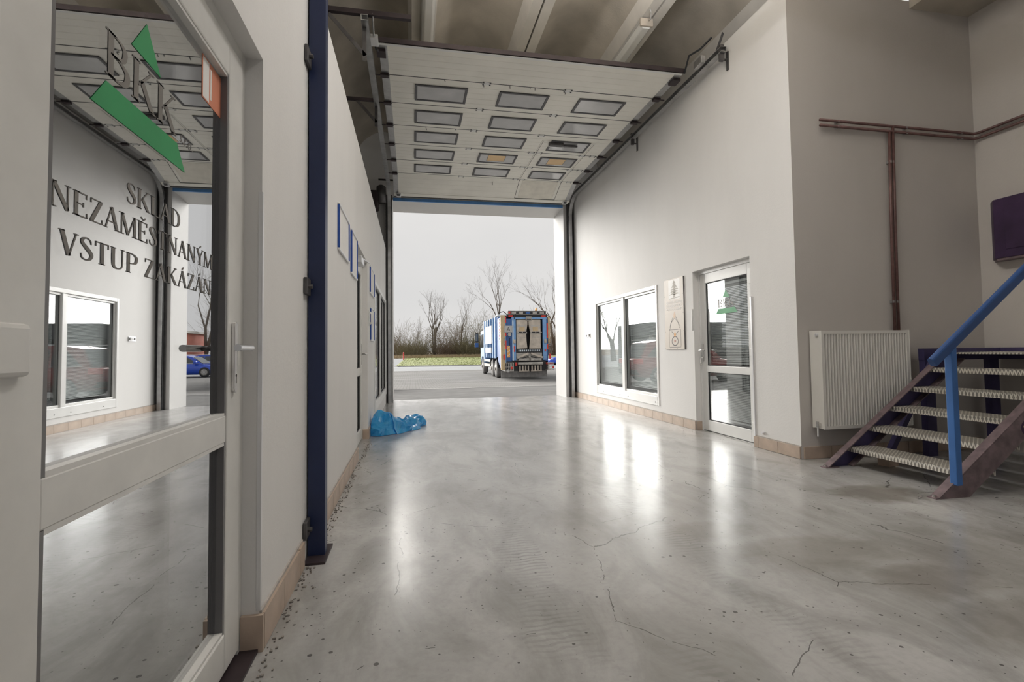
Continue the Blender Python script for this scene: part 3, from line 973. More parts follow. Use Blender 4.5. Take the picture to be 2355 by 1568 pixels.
# ---- near left glass door (reflects the corridor)
D = struct('door_2', 'near glass door with grey warning lettering and green emblem', 'door')
lx = -0.612                     # face of the leaf
y0, y1, z0, z1 = LD
MB().frame('x', lx - 0.06, 0.055, y0, y1, 0.0, z1, (0.05, 0.035, 0.001, 0.05)).build('door_frame', 'upvc_near', D, bevel=0.004)
la, lb = y0 + 0.035, y1 - 0.042
lz0, lz1 = 0.03, 2.155
leaf = MB().frame('x', lx - 0.055, 0.055, la, lb, lz0, lz1, (0.160, 0.135, 0.13, 0.12))
leaf = leaf.build('door_leaf', 'upvc_near', D, bevel=0.006)
ga, gb = la + 0.160, lb - 0.135
MB().box(lx - 0.05, lx - 0.003, ga, gb, 0.785, 0.875).build('mid_rail', 'upvc_near', leaf, bevel=0.004)
for (c, d) in ((lz0 + 0.13, 0.785), (0.875, lz1 - 0.12)):
    MB().box(lx - 0.034, lx - 0.026, ga, gb, c, d).build('pane', 'mirror_glass', leaf)
    MB().frame('x', lx - 0.026, 0.007, ga, gb, c, d, 0.007).build('gasket', 'rubber', leaf)
    for (e0, e1) in ((ga - 0.002, ga + 0.012), (gb - 0.012, gb + 0.002)):
        MB().box(lx - 0.026, lx - 0.004, e0, e1, c, d).build('glazing_bead', 'bead', leaf)
    for (e0, e1) in ((c - 0.002, c + 0.009), (d - 0.009, d + 0.002)):
        MB().box(lx - 0.026, lx - 0.004, ga + 0.012, gb - 0.012, e0, e1).build('glazing_bead', 'upvc_near', leaf)
gx = lx - 0.0255
U, V_ = (0, 1, 0), (0, 0, 1)
lettering('warning_text', 'SKLAD', 'letter', D, (gx, 1.281, 1.430), U, V_, 0.048, 0.275)
lettering('warning_text', 'NEZAMĚSTNANÝM', 'letter', D, (gx, 1.036, 1.353), U, V_, 0.048, 0.755)
lettering('warning_text', 'VSTUP ZAKÁZÁN', 'letter', D, (gx, 1.062, 1.270), U, V_, 0.046, 0.72)
logo(D, (gx, 1.146, 1.600), U, V_, 1.0)
st = MB().box(gx, gx + 0.0008, 1.69, gb - 0.012, 1.880, 2.018).build('warning_sticker', 'orange', D)
for (a, c, zz0, zz1) in ((1.695, 1.742, 1.885, 2.013), (1.752, 1.762, 1.90, 2.0)):
    MB().box(gx + 0.0008, gx + 0.0012, a, c, zz0, zz1).build('sticker_print', 'sign_white', D)
for zz in (1.93, 1.09, 0.28):
    MB().box(lx - 0.004, lx + 0.016, la - 0.03, la + 0.105, zz - 0.042, zz + 0.042).build('hinge', 'upvc_near', D, bevel=0.008)
hy = 1.905
pl = []
for i in range(9):
    a = PI * i / 8
    pl.append((hy + 0.016 * math.cos(a), 1.175 + 0.016 * math.sin(a)))
for i in range(9):
    a = PI + PI * i / 8
    pl.append((hy + 0.016 * math.cos(a), 0.962 + 0.016 * math.sin(a)))
MB().prism(pl, 'x', lx, lx + 0.012).build('handle_plate', 'steel', D, bevel=0.002)
MB().tube([(lx + 0.01, hy, 1.10), (lx + 0.045, hy, 1.10)], 0.009, 14).build('handle_neck', 'darksteel', D, smooth=True)
MB().tube([(lx + 0.055, hy + 0.012, 1.10), (lx + 0.055, hy - 0.125, 1.10)], 0.0115, 16).build('door_handle', 'steel', D)
kh = MB().lathe([(0.0055, 0), (0.0055, 0.0006)], (lx + 0.012, hy, 1.005), 'x', 12).box(lx + .012, lx + 0.0126, hy - .0022, hy + .0022, .978, 1.005)
kh.build('keyhole', 'rubber', D)
tag(MB().box(XL - 0.012, XL + 0.004, LD[1] - 0.004, LD[1] + 0.012, 0.14, 1.69).build('corner_guard', 'silver', bevel=0.002),
    'bright metal corner guard on the wall edge by the near door', 'corner guard')

# ---- far left door and window
D = struct('door_3', 'far glazed door in the left wall with a door closer', 'door')
y0, y1, z0, z1 = FD
lx = XL - 0.07
MB().frame('x', lx - 0.06, 0.055, y0, y1, 0.0, z1, (0.05, 0.05, 0.001, 0.05)).build('door_frame', 'upvc_near', D, bevel=0.004)
leaf = MB().frame('x', lx - 0.05, 0.055, y0 + 0.045, y1 - 0.045, 0.02, z1 - 0.06, (0.10, 0.11, 0.13, 0.12)).box(lx - 0.045, lx, y0 + 0.14, y1 - 0.15, 0.80, 0.89).build('door_leaf', 'upvc_near', D, bevel=0.005)
for (c, d) in ((0.15, 0.80), (0.89, z1 - 0.18)):
    MB().box(lx - 0.03, lx - 0.024, y0 + 0.145, y1 - 0.155, c, d).build('pane', 'mirror_glass', leaf)
    MB().frame('x', lx - 0.022, 0.010, y0 + 0.145, y1 - 0.155, c, d, 0.012).build('gasket', 'rubber', leaf)
MB().box(lx + 0.0, lx + 0.075, y0 + 0.45, y0 + 0.78, z1 - 0.13, z1 - 0.055).build('door_closer', 'silver', D, bevel=0.006)
MB().bar((lx + 0.05, y0 + 0.62, z1 - 0.05), (lx + 0.11, y0 + 1.0, z1 - 0.045), 0.02, 0.008).build('closer_arm', 'silver', D)
MB().box(lx, lx + 0.01, y1 - 0.12, y1 - 0.085, 0.93, 1.18).build('handle_plate', 'steel', D, bevel=0.003)
MB().tube([(lx, y1 - 0.1, 1.06), (lx + 0.06, y1 - 0.1, 1.06), (lx + 0.06, y1 - 0.22, 1.06)], 0.01, 10).build('door_handle', 'steel', D, smooth=True)
W = struct('window_2', 'two-pane window at the far end of the left wall', 'window')
y0, y1, z0, z1 = FW
ym = 9.15
MB().frame('x', XL - 0.07, 0.082, y0, y1, z0, z1, (0.06, 0.06, 0.13, 0.07)).build('window_frame', 'upvc', W, bevel=0.005)
MB().box(XL - 0.06, XL + 0.006, ym - 0.06, ym + 0.06, z0 + 0.13, z1 - 0.07).build('mullion', 'upvc', W, bevel=0.005)
for (a, c) in ((y0 + 0.06, ym - 0.06), (ym + 0.06, y1 - 0.06)):
    MB().box(XL - 0.035, XL - 0.029, a, c, z0 + 0.13, z1 - 0.07).build('pane', 'mirror_glass', W)
    MB().frame('x', XL - 0.028, 0.01, a, c, z0 + 0.13, z1 - 0.07, 0.016).build('gasket', 'rubber', W)

# ================================================================== SECTIONAL GATE
ZP = 4.58
PX0, PX1 = -0.36, 3.40
YS = [5.76, 6.41, 7.13, 7.84, 8.565, 9.28, 9.975]
gate = thing('sectional_gate', 'raised ivory sectional gate with rows of small windows under the roof', 'gate', (0, YF, 0))
GO = (0, YF, 0)
WX = [(0.045, 0.745), (1.175, 1.872), (2.302, 2.995)]
hinge_me = MB()
hinge_me.box(-0.055, 0.055, -0.034, 0.034, -0.008, 0)
hinge_me.tube([(-0.06, 0, -0.010), (0.06, 0, -0.010)], 0.007, 6)
hinge_me = hinge_me.build('hinge', 'upvc', mesh_only=True)
bolt_me = MB()
for sx in (-0.045, 0.045):
    for sy in (-0.026, 0.026):
        bolt_me.box(sx - .010, sx + .010, sy - .008, sy + .008, -0.013, -0.008)
bolt_me = bolt_me.build('hinge_bolts', 'rubber', mesh_only=True)
roller_me = MB().box(-0.05, 0.05, -0.035, 0.035, -0.03, 0.0).tube([(-0.12, 0, -0.012), (0.06, 0, -0.012)], 0.008, 6).build('roller_bracket', 'brownsteel', mesh_only=True)

def gate_section(ya, yb, za, zb, mname='panel'):
    """panel from (ya,za) to (yb,zb), lower skin visible, with shallow pressed grooves"""
    L = math.hypot(yb - ya, zb - za)
    ang = math.atan2(zb - za, yb - ya)
    prof = [(0.004, 0.0)]
    n = 5
    for i in range(1, n):
        c = L * i / n
        prof += [(c - 0.005, 0.0), (c, 0.003), (c + 0.005, 0.0)]
    prof += [(L - 0.004, 0.0), (L - 0.004, 0.042), (0.004, 0.042)]
    s = MB().prism(prof, 'x', PX0, PX1).build('gate_section', mname, gate)
    s.location = (0, ya - YF, za)
    MB().box(PX0 + .09, PX1 - .09, L - 0.007, L + 0.007, -0.0015, 0.01).build('joint_seal', 'rubber', s)
    s.rotation_euler = (ang, 0, 0)
    MB().box(PX0 - 0.004, PX0 + 0.09, 0.006, L - 0.006, -0.003, 0).build('end_cap', 'galv', s)
    MB().box(PX1 - 0.09, PX1 + 0.004, 0.006, L - 0.006, -0.003, 0).build('end_cap', 'galv', s)
    return s, L
for k in range(6):
    s, L = gate_section(YS[k], YS[k + 1], ZP, ZP)
    if k >= 1:
        for j, (wa, wb) in enumerate(WX):
            a, c = 0.165, 0.165 + 0.42
            MB().frame('z', -0.016, 0.015, wa, wb, a, c, 0.035).build('window_frame', 'frame_dark', s, bevel=0.004)
            MB().box(wa + 0.033, wb - 0.033, a + 0.033, c - 0.033, -0.009, -0.002).build('pane', 'pane_panel', s)
            if k == 4 and j in (1, 2):
                MB().frame('z', -0.0105, 0.0015, wa + 0.17, wb - 0.20, a + 0.05, c - 0.09, 0.008).build('notice_edge', 'frame_dark', s)
                MB().box(wa + 0.178, wb - 0.208, a + 0.058, c - 0.098, -0.0101, -0.009).build('paper_notice', 'pane_tan', s)
    # hinges on the joint at the far side of this section
    hx = [0.97, 2.08] if k < 2 else [0.97, 2.08, 2.22, 3.02, 3.22]
    if k == 2:
        hx = [0.97, 2.08]
    for x in hx:
        o = link('hinge', hinge_me, s, (x, L, 0))
        tag(link('hinge_bolts', bolt_me, s, (x, L, 0)), kind='stuff')
    for x, sg in ((PX0 + 0.03, 1), (PX1 - 0.03, -1)):
        link('roller_bracket', roller_me, s, (x, L, -0.003), (0, 0, 0 if sg == 1 else PI))
    if k == 0:
        MB().box(PX0 - 0.02, PX1 + 0.02, -0.02, 0.003, 0.006, 0.06).build('top_seal', 'brownsteel', s)
        MB().box(PX0, PX1, -0.003, 0.03, -0.004, 0.0).build('top_edge_strip', 'upvc', s)
        for x, sg in ((PX0 + 0.02, 1), (PX1 - 0.02, -1)):
            MB().box(x - .05, x + .05, 0.10, 0.24, -0.035, 0.0).build('top_roller_bracket', 'brownsteel', s)
YBOT, ZBOT = 10.63, 4.325
s, L = gate_section(YS[6], YBOT, ZP, ZBOT)
MB().box(PX0, PX1, L - 0.09, L + 0.0, -0.008, 0.0).build('bottom_rail', 'panel', s)
MB().box(PX0, PX1, L - 0.004, L + 0.035, -0.004, 0.04).build('bottom_seal', 'rubber', s)
for x in (PX0 + 0.09, PX1 - 0.1):
    MB().box(x - 0.04, x + 0.05, L - 0.10, L - 0.01, -0.05, -0.008).build('cable_bracket', 'silver', s, bevel=0.004)
    MB().box(x - 0.03, x + 0.03, L - 0.12, L - 0.07, -0.07, -0.05).build('cable_clamp', 'darksteel', s, bevel=0.006)
# wicket door outlined in the panels
MB().box(2.235, 3.00, 0.03, L - 0.12, -0.004, 0.0).build('wicket_panel', 'panel_dirty', s)
wk = MB()
wa, wb = 2.17, 3.06
for x in (wa, wb):
    wk.box(x - 0.022, x - 0.004, 8.06, YS[6], ZP - 0.006, ZP)
    wk.box(x + 0.004, x + 0.022, 8.06, YS[6], ZP - 0.006, ZP)
wk.box(wa - 0.022, wb + 0.022, 8.02, 8.055, ZP - 0.006, ZP)
wk.build('wicket_frame', 'panel', gate, off=GO)
wg = MB()
for x in (wa, wb):
    wg.box(x - 0.004, x + 0.004, 8.06, YS[6], ZP - 0.002, ZP)
wg.build('wicket_gap', 'rubber', gate, off=GO)
wk2 = MB()
for x in (wa, wb):
    wk2.box(x - 0.004, x + 0.004, 0, L - 0.10, -0.003, 0)
wk2.box(wa, wb, L - 0.108, L - 0.098, -0.005, 0)
wk2.build('wicket_gap', 'rubber', s)
MB().box(2.28, 2.52, 8.05, 8.12, ZP - 0.06, ZP).build('wicket_closer', 'darksteel', gate, bevel=0.006, off=GO)
MB().box(2.27, 2.55, 8.115, 8.13, ZP - 0.065, ZP - 0.01).build('closer_rail', 'silver', gate, off=GO)
MB().box(2.52, 2.78, 8.10, 8.135, ZP - 0.05, ZP - 0.02).build('closer_arm', 'darksteel', gate, off=GO)
MB().tube([(3.0, 9.28 + .42, ZP - 0.004), (3.0, 9.28 + .46, ZP - 0.03), (2.98, 9.28 + .56, ZP - 0.03), (3.0, 9.28 + .6, ZP - 0.004)], 0.008, 8).build('wicket_handle', 'silver', gate, smooth=True, off=GO)
for (x, y, l_) in ((0.42, YS[1], .05), (0.93, YS[1], .09), (1.28, YS[1], .07), (1.55, YS[1], .04), (1.62, YS[1], .06), (2.05, YS[1], .09), (0.22, YS[3], .10), (0.68, YS[3], .05), (1.62, YS[6] + .1, .08)):
    MB().bar((x, y, ZP - 0.004 if y < 9.9 else ZP - .05), (x + 0.015, y + l_, ZP - 0.006 if y < 9.9 else ZP - .085), 0.008, 0.004).build('cable_tie', 'rubber', gate, off=GO)

# tracks ------------------------------------------------------------------
def arc(cy, cz, r, a0, a1, n=8):
    return [(cy + r * math.cos(a0 + (a1 - a0) * i / n), cz + r * math.sin(a0 + (a1 - a0) * i / n)) for i in range(n + 1)]
def gate_track(x, sg, label, ystart):
    t = thing('gate_track', label, 'track', (x, YF - 0.12, 0))
    off = (x, YF - 0.12, 0)
    R = 0.45
    path = [(ystart, ZP - 0.02), (YF - 0.12 - R, ZP - 0.02)] + arc(YF - 0.12 - R, ZP - 0.02 - R, R, PI / 2, 0, 8)[1:] + [(YF - 0.12, 0.0)]
    prof_n = (Vector((0, 0, 1)))
    b = MB()
    for (px_, pz_, w_, h_) in ((0, 0.028, 0.07, 0.006), (0, -0.028, 0.07, 0.006), (sg * 0.033, 0, 0.006, 0.06)):
        for i in range(len(path) - 1):
            p, q = path[i], path[i + 1]
            d = Vector((0, q[0] - p[0], q[1] - p[1])).normalized()
            n_ = Vector((0, -d.z, d.y))
            a = Vector((x + px_, p[0], p[1])) + n_ * pz_
            c = Vector((x + px_, q[0], q[1])) + n_ * pz_
            b.bar(a, c + d * 0.004, w_, h_, n_)
    b.build('track_channel', 'galv', t, off=off)
    # vertical angle frame on the wall
    fr = MB().box(x - 0.075 if sg < 0 else x - 0.055, x + 0.055 if sg < 0 else x + 0.075, YF - 0.05, YF, 0, ZP - 0.1)
    fr.box(x - 0.072 * (1 if sg < 0 else -1) - 0.004, x - 0.072 * (1 if sg < 0 else -1) + 0.004, YF - 0.16, YF, 0, ZP - 0.1)
    fr.build('guide_angle', 'darksteel', t, off=off)
    MB().box(x - 0.03, x + 0.03, YF - 0.1, YF - 0.05, 0.0, ZP - 0.3).build('guide_seal', 'rubber' if sg > 0 else 'darksteel', t, off=off)
    return t, off
tl, tlo = gate_track(-0.475, -1, 'galvanised gate track on the left with hanging struts', 5.3)
tr_, tro = gate_track(3.575, 1, 'galvanised gate track along the right wall', 5.15)
# left struts
def perforated(b, p, q, w_, h_):
    b.bar(p, q, w_, h_)
s1 = MB()
s1.bar((-1.6, 5.42, ZP + 0.10), (0.0, 5.42, ZP + 0.10), 0.05, 0.05)
s1.build('cross_rail', 'brownsteel', tl, off=tlo)
for (yy, xa, xb) in ((5.42, -0.85, -0.475),):
    MB().bar((xa, yy, ZP + 0.06), (xb, yy + 0.0, ZP - 0.36), 0.04, 0.006, (0, 1, 0)).build('strut', 'darksteel', tl, off=tlo)
    MB().bar((xb - .01, yy, ZP + 0.1), (xb - .01, yy, ZP - 0.42), 0.04, 0.006, (0, 1, 0)).build('hanger', 'darksteel', tl, off=tlo)
MB().bar((-1.5, 7.18, ZP + 0.03), (-0.48, 7.18, ZP + 0.03), 0.04, 0.04).build('cross_rail', 'brownsteel', tl, off=tlo)
MB().bar((-0.75, 7.18, ZP + 0.02), (-0.48, 7.18, ZP - 0.28), 0.04, 0.006, (0, 1, 0)).build('strut', 'darksteel', tl, off=tlo)
MB().bar((-0.485, 7.18, ZP + 0.1), (-0.485, 7.18, ZP - 0.34), 0.04, 0.006, (0, 1, 0)).build('hanger', 'darksteel', tl, off=tlo)
MB().tube([(-0.40, 5.40, ZP + 0.10), (-0.40, 5.55, ZP - 0.02), (-0.395, 5.62, ZP - 0.03)], 0.010, 8).build('push_rod', 'galv', tl, smooth=True, off=tlo)
MB().box(-0.455, -0.36, 5.60, 5.76, ZP - 0.05, ZP + 0.0).build('limit_box', 'silver', tl, bevel=0.004, off=tlo)
MB().tube([(-0.40, 5.76, ZP - .02), (-0.39, 5.80, ZP - .05), (-0.37, 5.86, ZP - .03)], 0.012, 8).build('cable', 'rubber', tl, off=tlo)
ch = MB()
for k in range(120):
    z = 4.2 - k * 0.031
    if k % 2: ch.box(-0.567, -0.561, YF - .085, YF - .075, z, z + .024)
    else: ch.box(-0.571, -0.557, YF - .082, YF - .078, z, z + .024)
tag(ch.build('pull_chain', 'galv', tl, off=tlo), kind='stuff')
MB().box(-0.57, -0.55, YF - 0.1, YF - 0.06, 2.08, 2.22).build('chain_tag', 'red', tl, off=tlo)
# right brackets
for yy in (5.2, 7.64):
    MB().box(3.648, 3.66, yy - 0.02, yy + 0.02, ZP - 0.24, ZP - 0.02).build('wall_plate', 'darksteel', tr_, off=tro)
    MB().bar((3.575, yy, ZP - 0.12), (3.66, yy, ZP - 0.12), 0.04, 0.008).build('bracket_arm', 'darksteel', tr_, off=tro)
    MB().box(3.55, 3.60, yy - 0.02, yy + 0.02, ZP - 0.14, ZP + 0.05).build('hanger', 'darksteel', tr_, off=tro)
MB().bar((3.575, 5.3, ZP + 0.02), (3.62, 5.22, ZP + 0.22), 0.04, 0.006).build('roof_hanger', 'darksteel', tr_, off=tro)
MB().tube([(3.42, 5.75, ZP), (3.40, 5.6, ZP + .14), (3.46, 5.45, ZP + .14), (3.52, 5.3, ZP + .2)], 0.012, 8).build('cable', 'rubber', tr_, smooth=True, off=tro)
MB().box(3.47, 3.53, 5.45, 5.62, ZP - 0.02, ZP + 0.07).build('buffer', 'galv', tr_, bevel=0.005, off=tro)
# winding shaft and motor above the opening (left end)
t = thing('gate_motor', 'dark gate drive in the shade above the left wall', 'motor', (-0.8, YF - 0.2, 4.35))
MB().box(-0.28, 0.10, -0.16, 0.19, -0.25, 0.13).build('gearbox', 'brownsteel', t, bevel=0.03)
MB().lathe([(0.10, -0.22), (0.10, 0.12), (0.05, 0.16)], (0.16, 0.0, 0.12), 'z', 18).build('motor_housing', 'darksteel', t, smooth=True)
MB().tube([(0.1, 0.05, 0.42), (4.2, 0.05, 0.42)], 0.02, 12).build('winding_shaft', 'darksteel', t, smooth=True)
# blue bar over the opening
tag(MB().box(OX0 + 0.02, OX1 - 0.02, YF - 0.045, YF, 4.36, 4.425).build('trim_3', 'blue_bright', bevel=0.006), 'blue steel bar across the head of the gate opening', 'lintel bar', kind='structure')

# blue post
t = thing('steel_post', 'dark blue steel post on a base plate at the left wall', 'post', (-0.505, 2.9, 0))
off = (-0.505, 2.9, 0)
MB().box(-0.548, -0.462, 2.86, 2.868, 0.012, 5.3).box(-0.548, -0.54, 2.868, 2.935, 0.012, 5.3).build('profile', 'blue', t, off=off)
MB().box(-0.548, -0.445, 2.76, 3.02, 0, 0.012).build('base_plate', 'brownsteel', t, off=off)
MB().box(-0.47, -0.462, 2.868, 2.935, 0.012, 5.3).build('face_plate', 'blue', t, off=off)
for zz in (2.67, 1.43, 0.17):
    MB().box(-0.553, -0.535, 2.76, 2.86, zz - 0.045, zz + 0.045).build('wall_clip', 'darksteel', t, off=off, bevel=0.004)
    MB().lathe([(0.012, 0), (0.012, 0.02)], (-0.535, 2.80, zz), 'x', 6).build('clip_bolt', 'darksteel', t, off=off)

# ================================================================== THINGS ON THE WALLS
def picture(label, ya, yb, za, zb, group='blue snap frames on the left wall'):
    t = thing('picture_frame', label, 'frame', (XL, (ya + yb) / 2, za), group=group)
    off = (XL, (ya + yb) / 2, za)
    MB().box(XL, XL + 0.008, ya + .01, yb - .01, za + .01, zb - .01).build('sheet', 'paper', t, off=off)
    w_ = 0.017
    MB().box(XL, XL + 0.018, ya, yb, za, za + w_).build('bottom_profile', 'silver', t, off=off, bevel=0.005)
    MB().box(XL, XL + 0.018, ya, yb, zb - w_, zb).build('top_profile', 'silver', t, off=off, bevel=0.005)
    MB().box(XL, XL + 0.018, ya, ya + w_, za + w_, zb - w_).build('side_profile', 'blue_frame', t, off=off, bevel=0.005)
    MB().box(XL, XL + 0.018, yb - w_, yb, za + w_, zb - w_).build('side_profile', 'blue_frame', t, off=off, bevel=0.005)
picture('large snap frame with blue edge nearest the blue post', 3.97, 4.60, 1.86, 2.225)
picture('blue edged snap frame left of the far left door', 4.78, 5.26, 1.80, 2.22)
picture('upper snap frame between the far left door and window', 6.88, 7.6, 1.86, 2.23)
picture('lower snap frame under another one beside the far left door', 6.93, 7.55, 1.23, 1.68)
t = thing('entry_phone', 'small white handset beside the far left door', 'handset', (XL, 6.75, 1.42))
MB().box(0, 0.012, -0.03, 0.03, 0, 0.20).build('base', 'silver', t, bevel=0.004)
MB().tube([(0.012, 0, 0.02), (0.035, 0, 0.05), (0.035, 0, 0.15), (0.012, 0, 0.18)], 0.011, 8).build('handset', 'upvc', t, smooth=True)

# information sign
ya, yb, za, zb = 6.31, 6.84, 1.063, 2.072
S_ = thing('wall_sign', 'tall beige sign with a tree and hose drawings', 'sign', (XR, (ya + yb) / 2, za))
so = (XR, (ya + yb) / 2, za)
MB().box(XR - 0.014, XR, ya, yb, za, zb).build('board', 'sign', S_, off=so, bevel=0.003)
MB().box(XR - 0.0145, XR + 0.0, ya - 0.006, ya, za, zb).build('edge', 'sign_dark', S_, off=so)
sx = XR - 0.0142
def flat(pts, m, name, d=0.0004):
    q = [(sx - d, p[0], p[1]) for p in pts]
    n = len(q)
    b = MB().add(q + [(sx, p[1], p[2]) for p in q], [tuple(range(n)), tuple(reversed(range(n, 2 * n)))] + [(i, i + n, (i + 1) % n + n, (i + 1) % n) for i in range(n)])
    return b.build(name, m, S_, off=so)
flat([(6.715, 1.775), (6.715, 2.058), (6.395, 2.058), (6.395, 1.775)], 'sign_white', 'white_field', 0.0003)
tc_ = 6.555
def tier(zb_, zt_, wl, wr, sl=0.0):
    flat([(tc_ + wl, zb_), (tc_ + wl * .7, zb_ + .012), (tc_ + wl * .35, zt_ - .012), (tc_, zt_), (tc_ - wr * .4, zt_ - .016), (tc_ - wr * .75, zb_ + .014 + sl), (tc_ - wr, zb_ + sl),
          (tc_ - wr * .5, zb_ + .008), (tc_ - wr * .2, zb_ - .004), (tc_ + wl * .3, zb_ + .006)], 'sign_grey', 'tree_tier', 0.0007)
tier(1.995, 2.045, .05, .05)
tier(1.940, 2.000, .08, .10, -.006)
tier(1.905, 1.945, .10, .12, .006)
tier(1.872, 1.912, .13, .14)
tier(1.838, 1.880, .15, .14, .008)
flat([(tc_ + .03, 1.80), (tc_ + .015, 1.85), (tc_ - .015, 1.85), (tc_ - .03, 1.80)], 'sign_grey', 'tree_trunk', 0.0007)
flat([(6.71, 1.782), (6.64, 1.80), (6.55, 1.795), (6.45, 1.805), (6.40, 1.80), (6.40, 1.795), (6.5, 1.79), (6.6, 1.785)], 'sign_grey', 'tree_ground', 0.0007)
for (txt, zz, wd) in (('ZABRAŇTE ÚKAPŮM', 1.715, .44), ('Z VOLNÝCH KONCŮ', 1.665, .44), ('TLAKOVÝCH HADIC', 1.615, .44)):
    o = sans('sign_text', txt, 'sign_white', S_, (sx - 0.0004 - so[0], 6.79 - so[1], zz - so[2]), (0, -1, 0), (0, 0, 1), 0.036, wd)
def strokeline(pts, wd, m, name):
    L, R = [], []
    for i, p in enumerate(pts):
        a, c = pts[max(i - 1, 0)], pts[min(i + 1, len(pts) - 1)]
        dx, dy = c[0] - a[0], c[1] - a[1]
        l = math.hypot(dx, dy) or 1
        L.append((p[0] - dy / l * wd / 2, p[1] + dx / l * wd / 2))
        R.append((p[0] + dy / l * wd / 2, p[1] - dx / l * wd / 2))
    n = len(pts)
    vs = [(sx - .0006, *q) for q in L] + [(sx - .0006, *q) for q in R]
    return MB().add(vs, [(i, i + 1, n + i + 1, n + i) for i in range(n - 1)]).build(name, m, S_, off=so)
strokeline([(6.70, 1.38), (6.665, 1.44), (6.56, 1.51)], .006, 'sign_dark', 'hose_drawing')
strokeline([(6.70, 1.345), (6.66, 1.44), (6.60, 1.525)], .006, 'sign_dark', 'hose_drawing')
strokeline([(6.41, 1.38), (6.46, 1.44), (6.56, 1.51)], .006, 'sign_dark', 'hose_drawing')
strokeline([(6.43, 1.36), (6.475, 1.45), (6.52, 1.525)], .006, 'sign_dark', 'hose_drawing')
flat([(6.595, 1.54), (6.585, 1.515), (6.56, 1.50), (6.535, 1.515), (6.525, 1.54), (6.55, 1.59), (6.57, 1.59)], 'sign_peach', 'connector_drawing', .0008)
rr = [(6.71, 1.345), (6.41, 1.345), (6.40, 1.335), (6.40, 1.105), (6.41, 1.095), (6.71, 1.095), (6.72, 1.105), (6.72, 1.335), (6.71, 1.345)]
strokeline(rr, .006, 'sign_dark', 'rounded_box')
strokeline([(6.56 + .085 * math.cos(a), 1.178 + .058 * math.sin(a) * (1.15 if math.sin(a) > 0 else 1)) for a in np.linspace(0, 2 * PI, 25)], .013, 'sign_dark', 'hose_loop')
strokeline([(6.645, 1.32), (6.575, 1.265)], .009, 'sign_dark', 'hose_end')
strokeline([(6.46, 1.325), (6.54, 1.265)], .009, 'sign_dark', 'hose_end')
flat([(6.585, 1.28), (6.58, 1.25), (6.56, 1.235), (6.54, 1.25), (6.535, 1.28), (6.55, 1.305), (6.57, 1.305)], 'sign_orange', 'connector_drawing', .0008)
sans('sign_text', 'OK', 'sign_red', S_, (sx - .0006 - so[0], 6.59 - so[1], 1.165 - so[2]), (0, -1, 0), (0, 0, 1), 0.032, .055)
sc2 = MB().lathe([(0.004, 0), (0.003, -0.002)], (0, 0, 0), 'x', 8).build('screw', 'darksteel', mesh_only=True)
for (yy, zz) in ((6.825, 1.075), (6.68, 1.075), (6.50, 1.075), (6.325, 1.075), (6.825, 1.32), (6.325, 1.32), (6.825, 1.57), (6.325, 1.57), (6.825, 1.83), (6.325, 1.83), (6.66, 2.062), (6.47, 2.062)):
    link('screw', sc2, S_, (sx - so[0], yy - so[1], zz - so[2]))

# ---- radiator
t = thing('radiator', 'cream panel radiator on the wall beside the stair', 'radiator', (4.28, 4.1, 0.30))
ro = (4.28, 4.1, 0.30)
xa, xb, za, zb = 3.78, 4.78, 0.30, 1.228
prof = [(xa + 0.004, 4.10)]
n = 30
for i in range(n):
    x = xa + 0.03 + (xb - xa - 0.06) * i / n
    w_ = (xb - xa - 0.06) / n
    prof += [(x, 4.10), (x + w_ * .3, 4.128), (x + w_ * .55, 4.128), (x + w_ * .85, 4.10)]
prof += [(xb - 0.004, 4.10)]
MB().strip(prof, 'z', za + 0.03, zb - 0.03).box(xa, xb, 4.10, 4.115, za, za + 0.03).box(xa, xb, 4.10, 4.115, zb - 0.03, zb).box(xa + .005, xb - .005, 4.129, 4.134, za, zb).build('front_panel', 'radiator', t, off=ro)
MB().box(xa, xb, 4.225, 4.24, za, zb).build('back_panel', 'radiator', t, off=ro)
for x in (xa, xb - 0.002):
    MB().box(x - 0.002, x + 0.004, 4.098, 4.242, za + .004, zb + 0.002).build('side_cover', 'radiator', t, off=ro)
gr = MB()
for k in range(33):
    x = xa + 0.02 + k * 0.03
    gr.box(x, x + 0.006, 4.112, 4.23, zb - 0.006, zb)
gr.build('top_grille', 'radiator', t, off=ro)
MB().lathe([(0.017, 0), (0.017, -0.012), (0.008, -0.018)], (xa - 0.002, 4.15, zb - 0.04), 'x', 14).build('plug', 'silver', t, off=ro)
MB().lathe([(0.018, 0), (0.018, -0.03)], (xa - 0.002, 4.15, za + 0.04), 'x', 14).lathe([(0.014, -0.02), (0.014, 0.03)], (xa - 0.03, 4.15, za + 0.04), 'z', 12).build('valve', 'steel', t, off=ro)
MB().tube([(xa - 0.03, 4.15, za + 0.03), (xa - 0.03, 4.15, za - 0.07)], 0.007, 8).build('valve_pipe', 'upvc', t, off=ro)
for x in (xa + 0.15, xb - 0.15):
    MB().box(x - .015, x + .015, 4.24, YC, za + .1, zb - .1).build('wall_bracket', 'silver', t, off=ro)

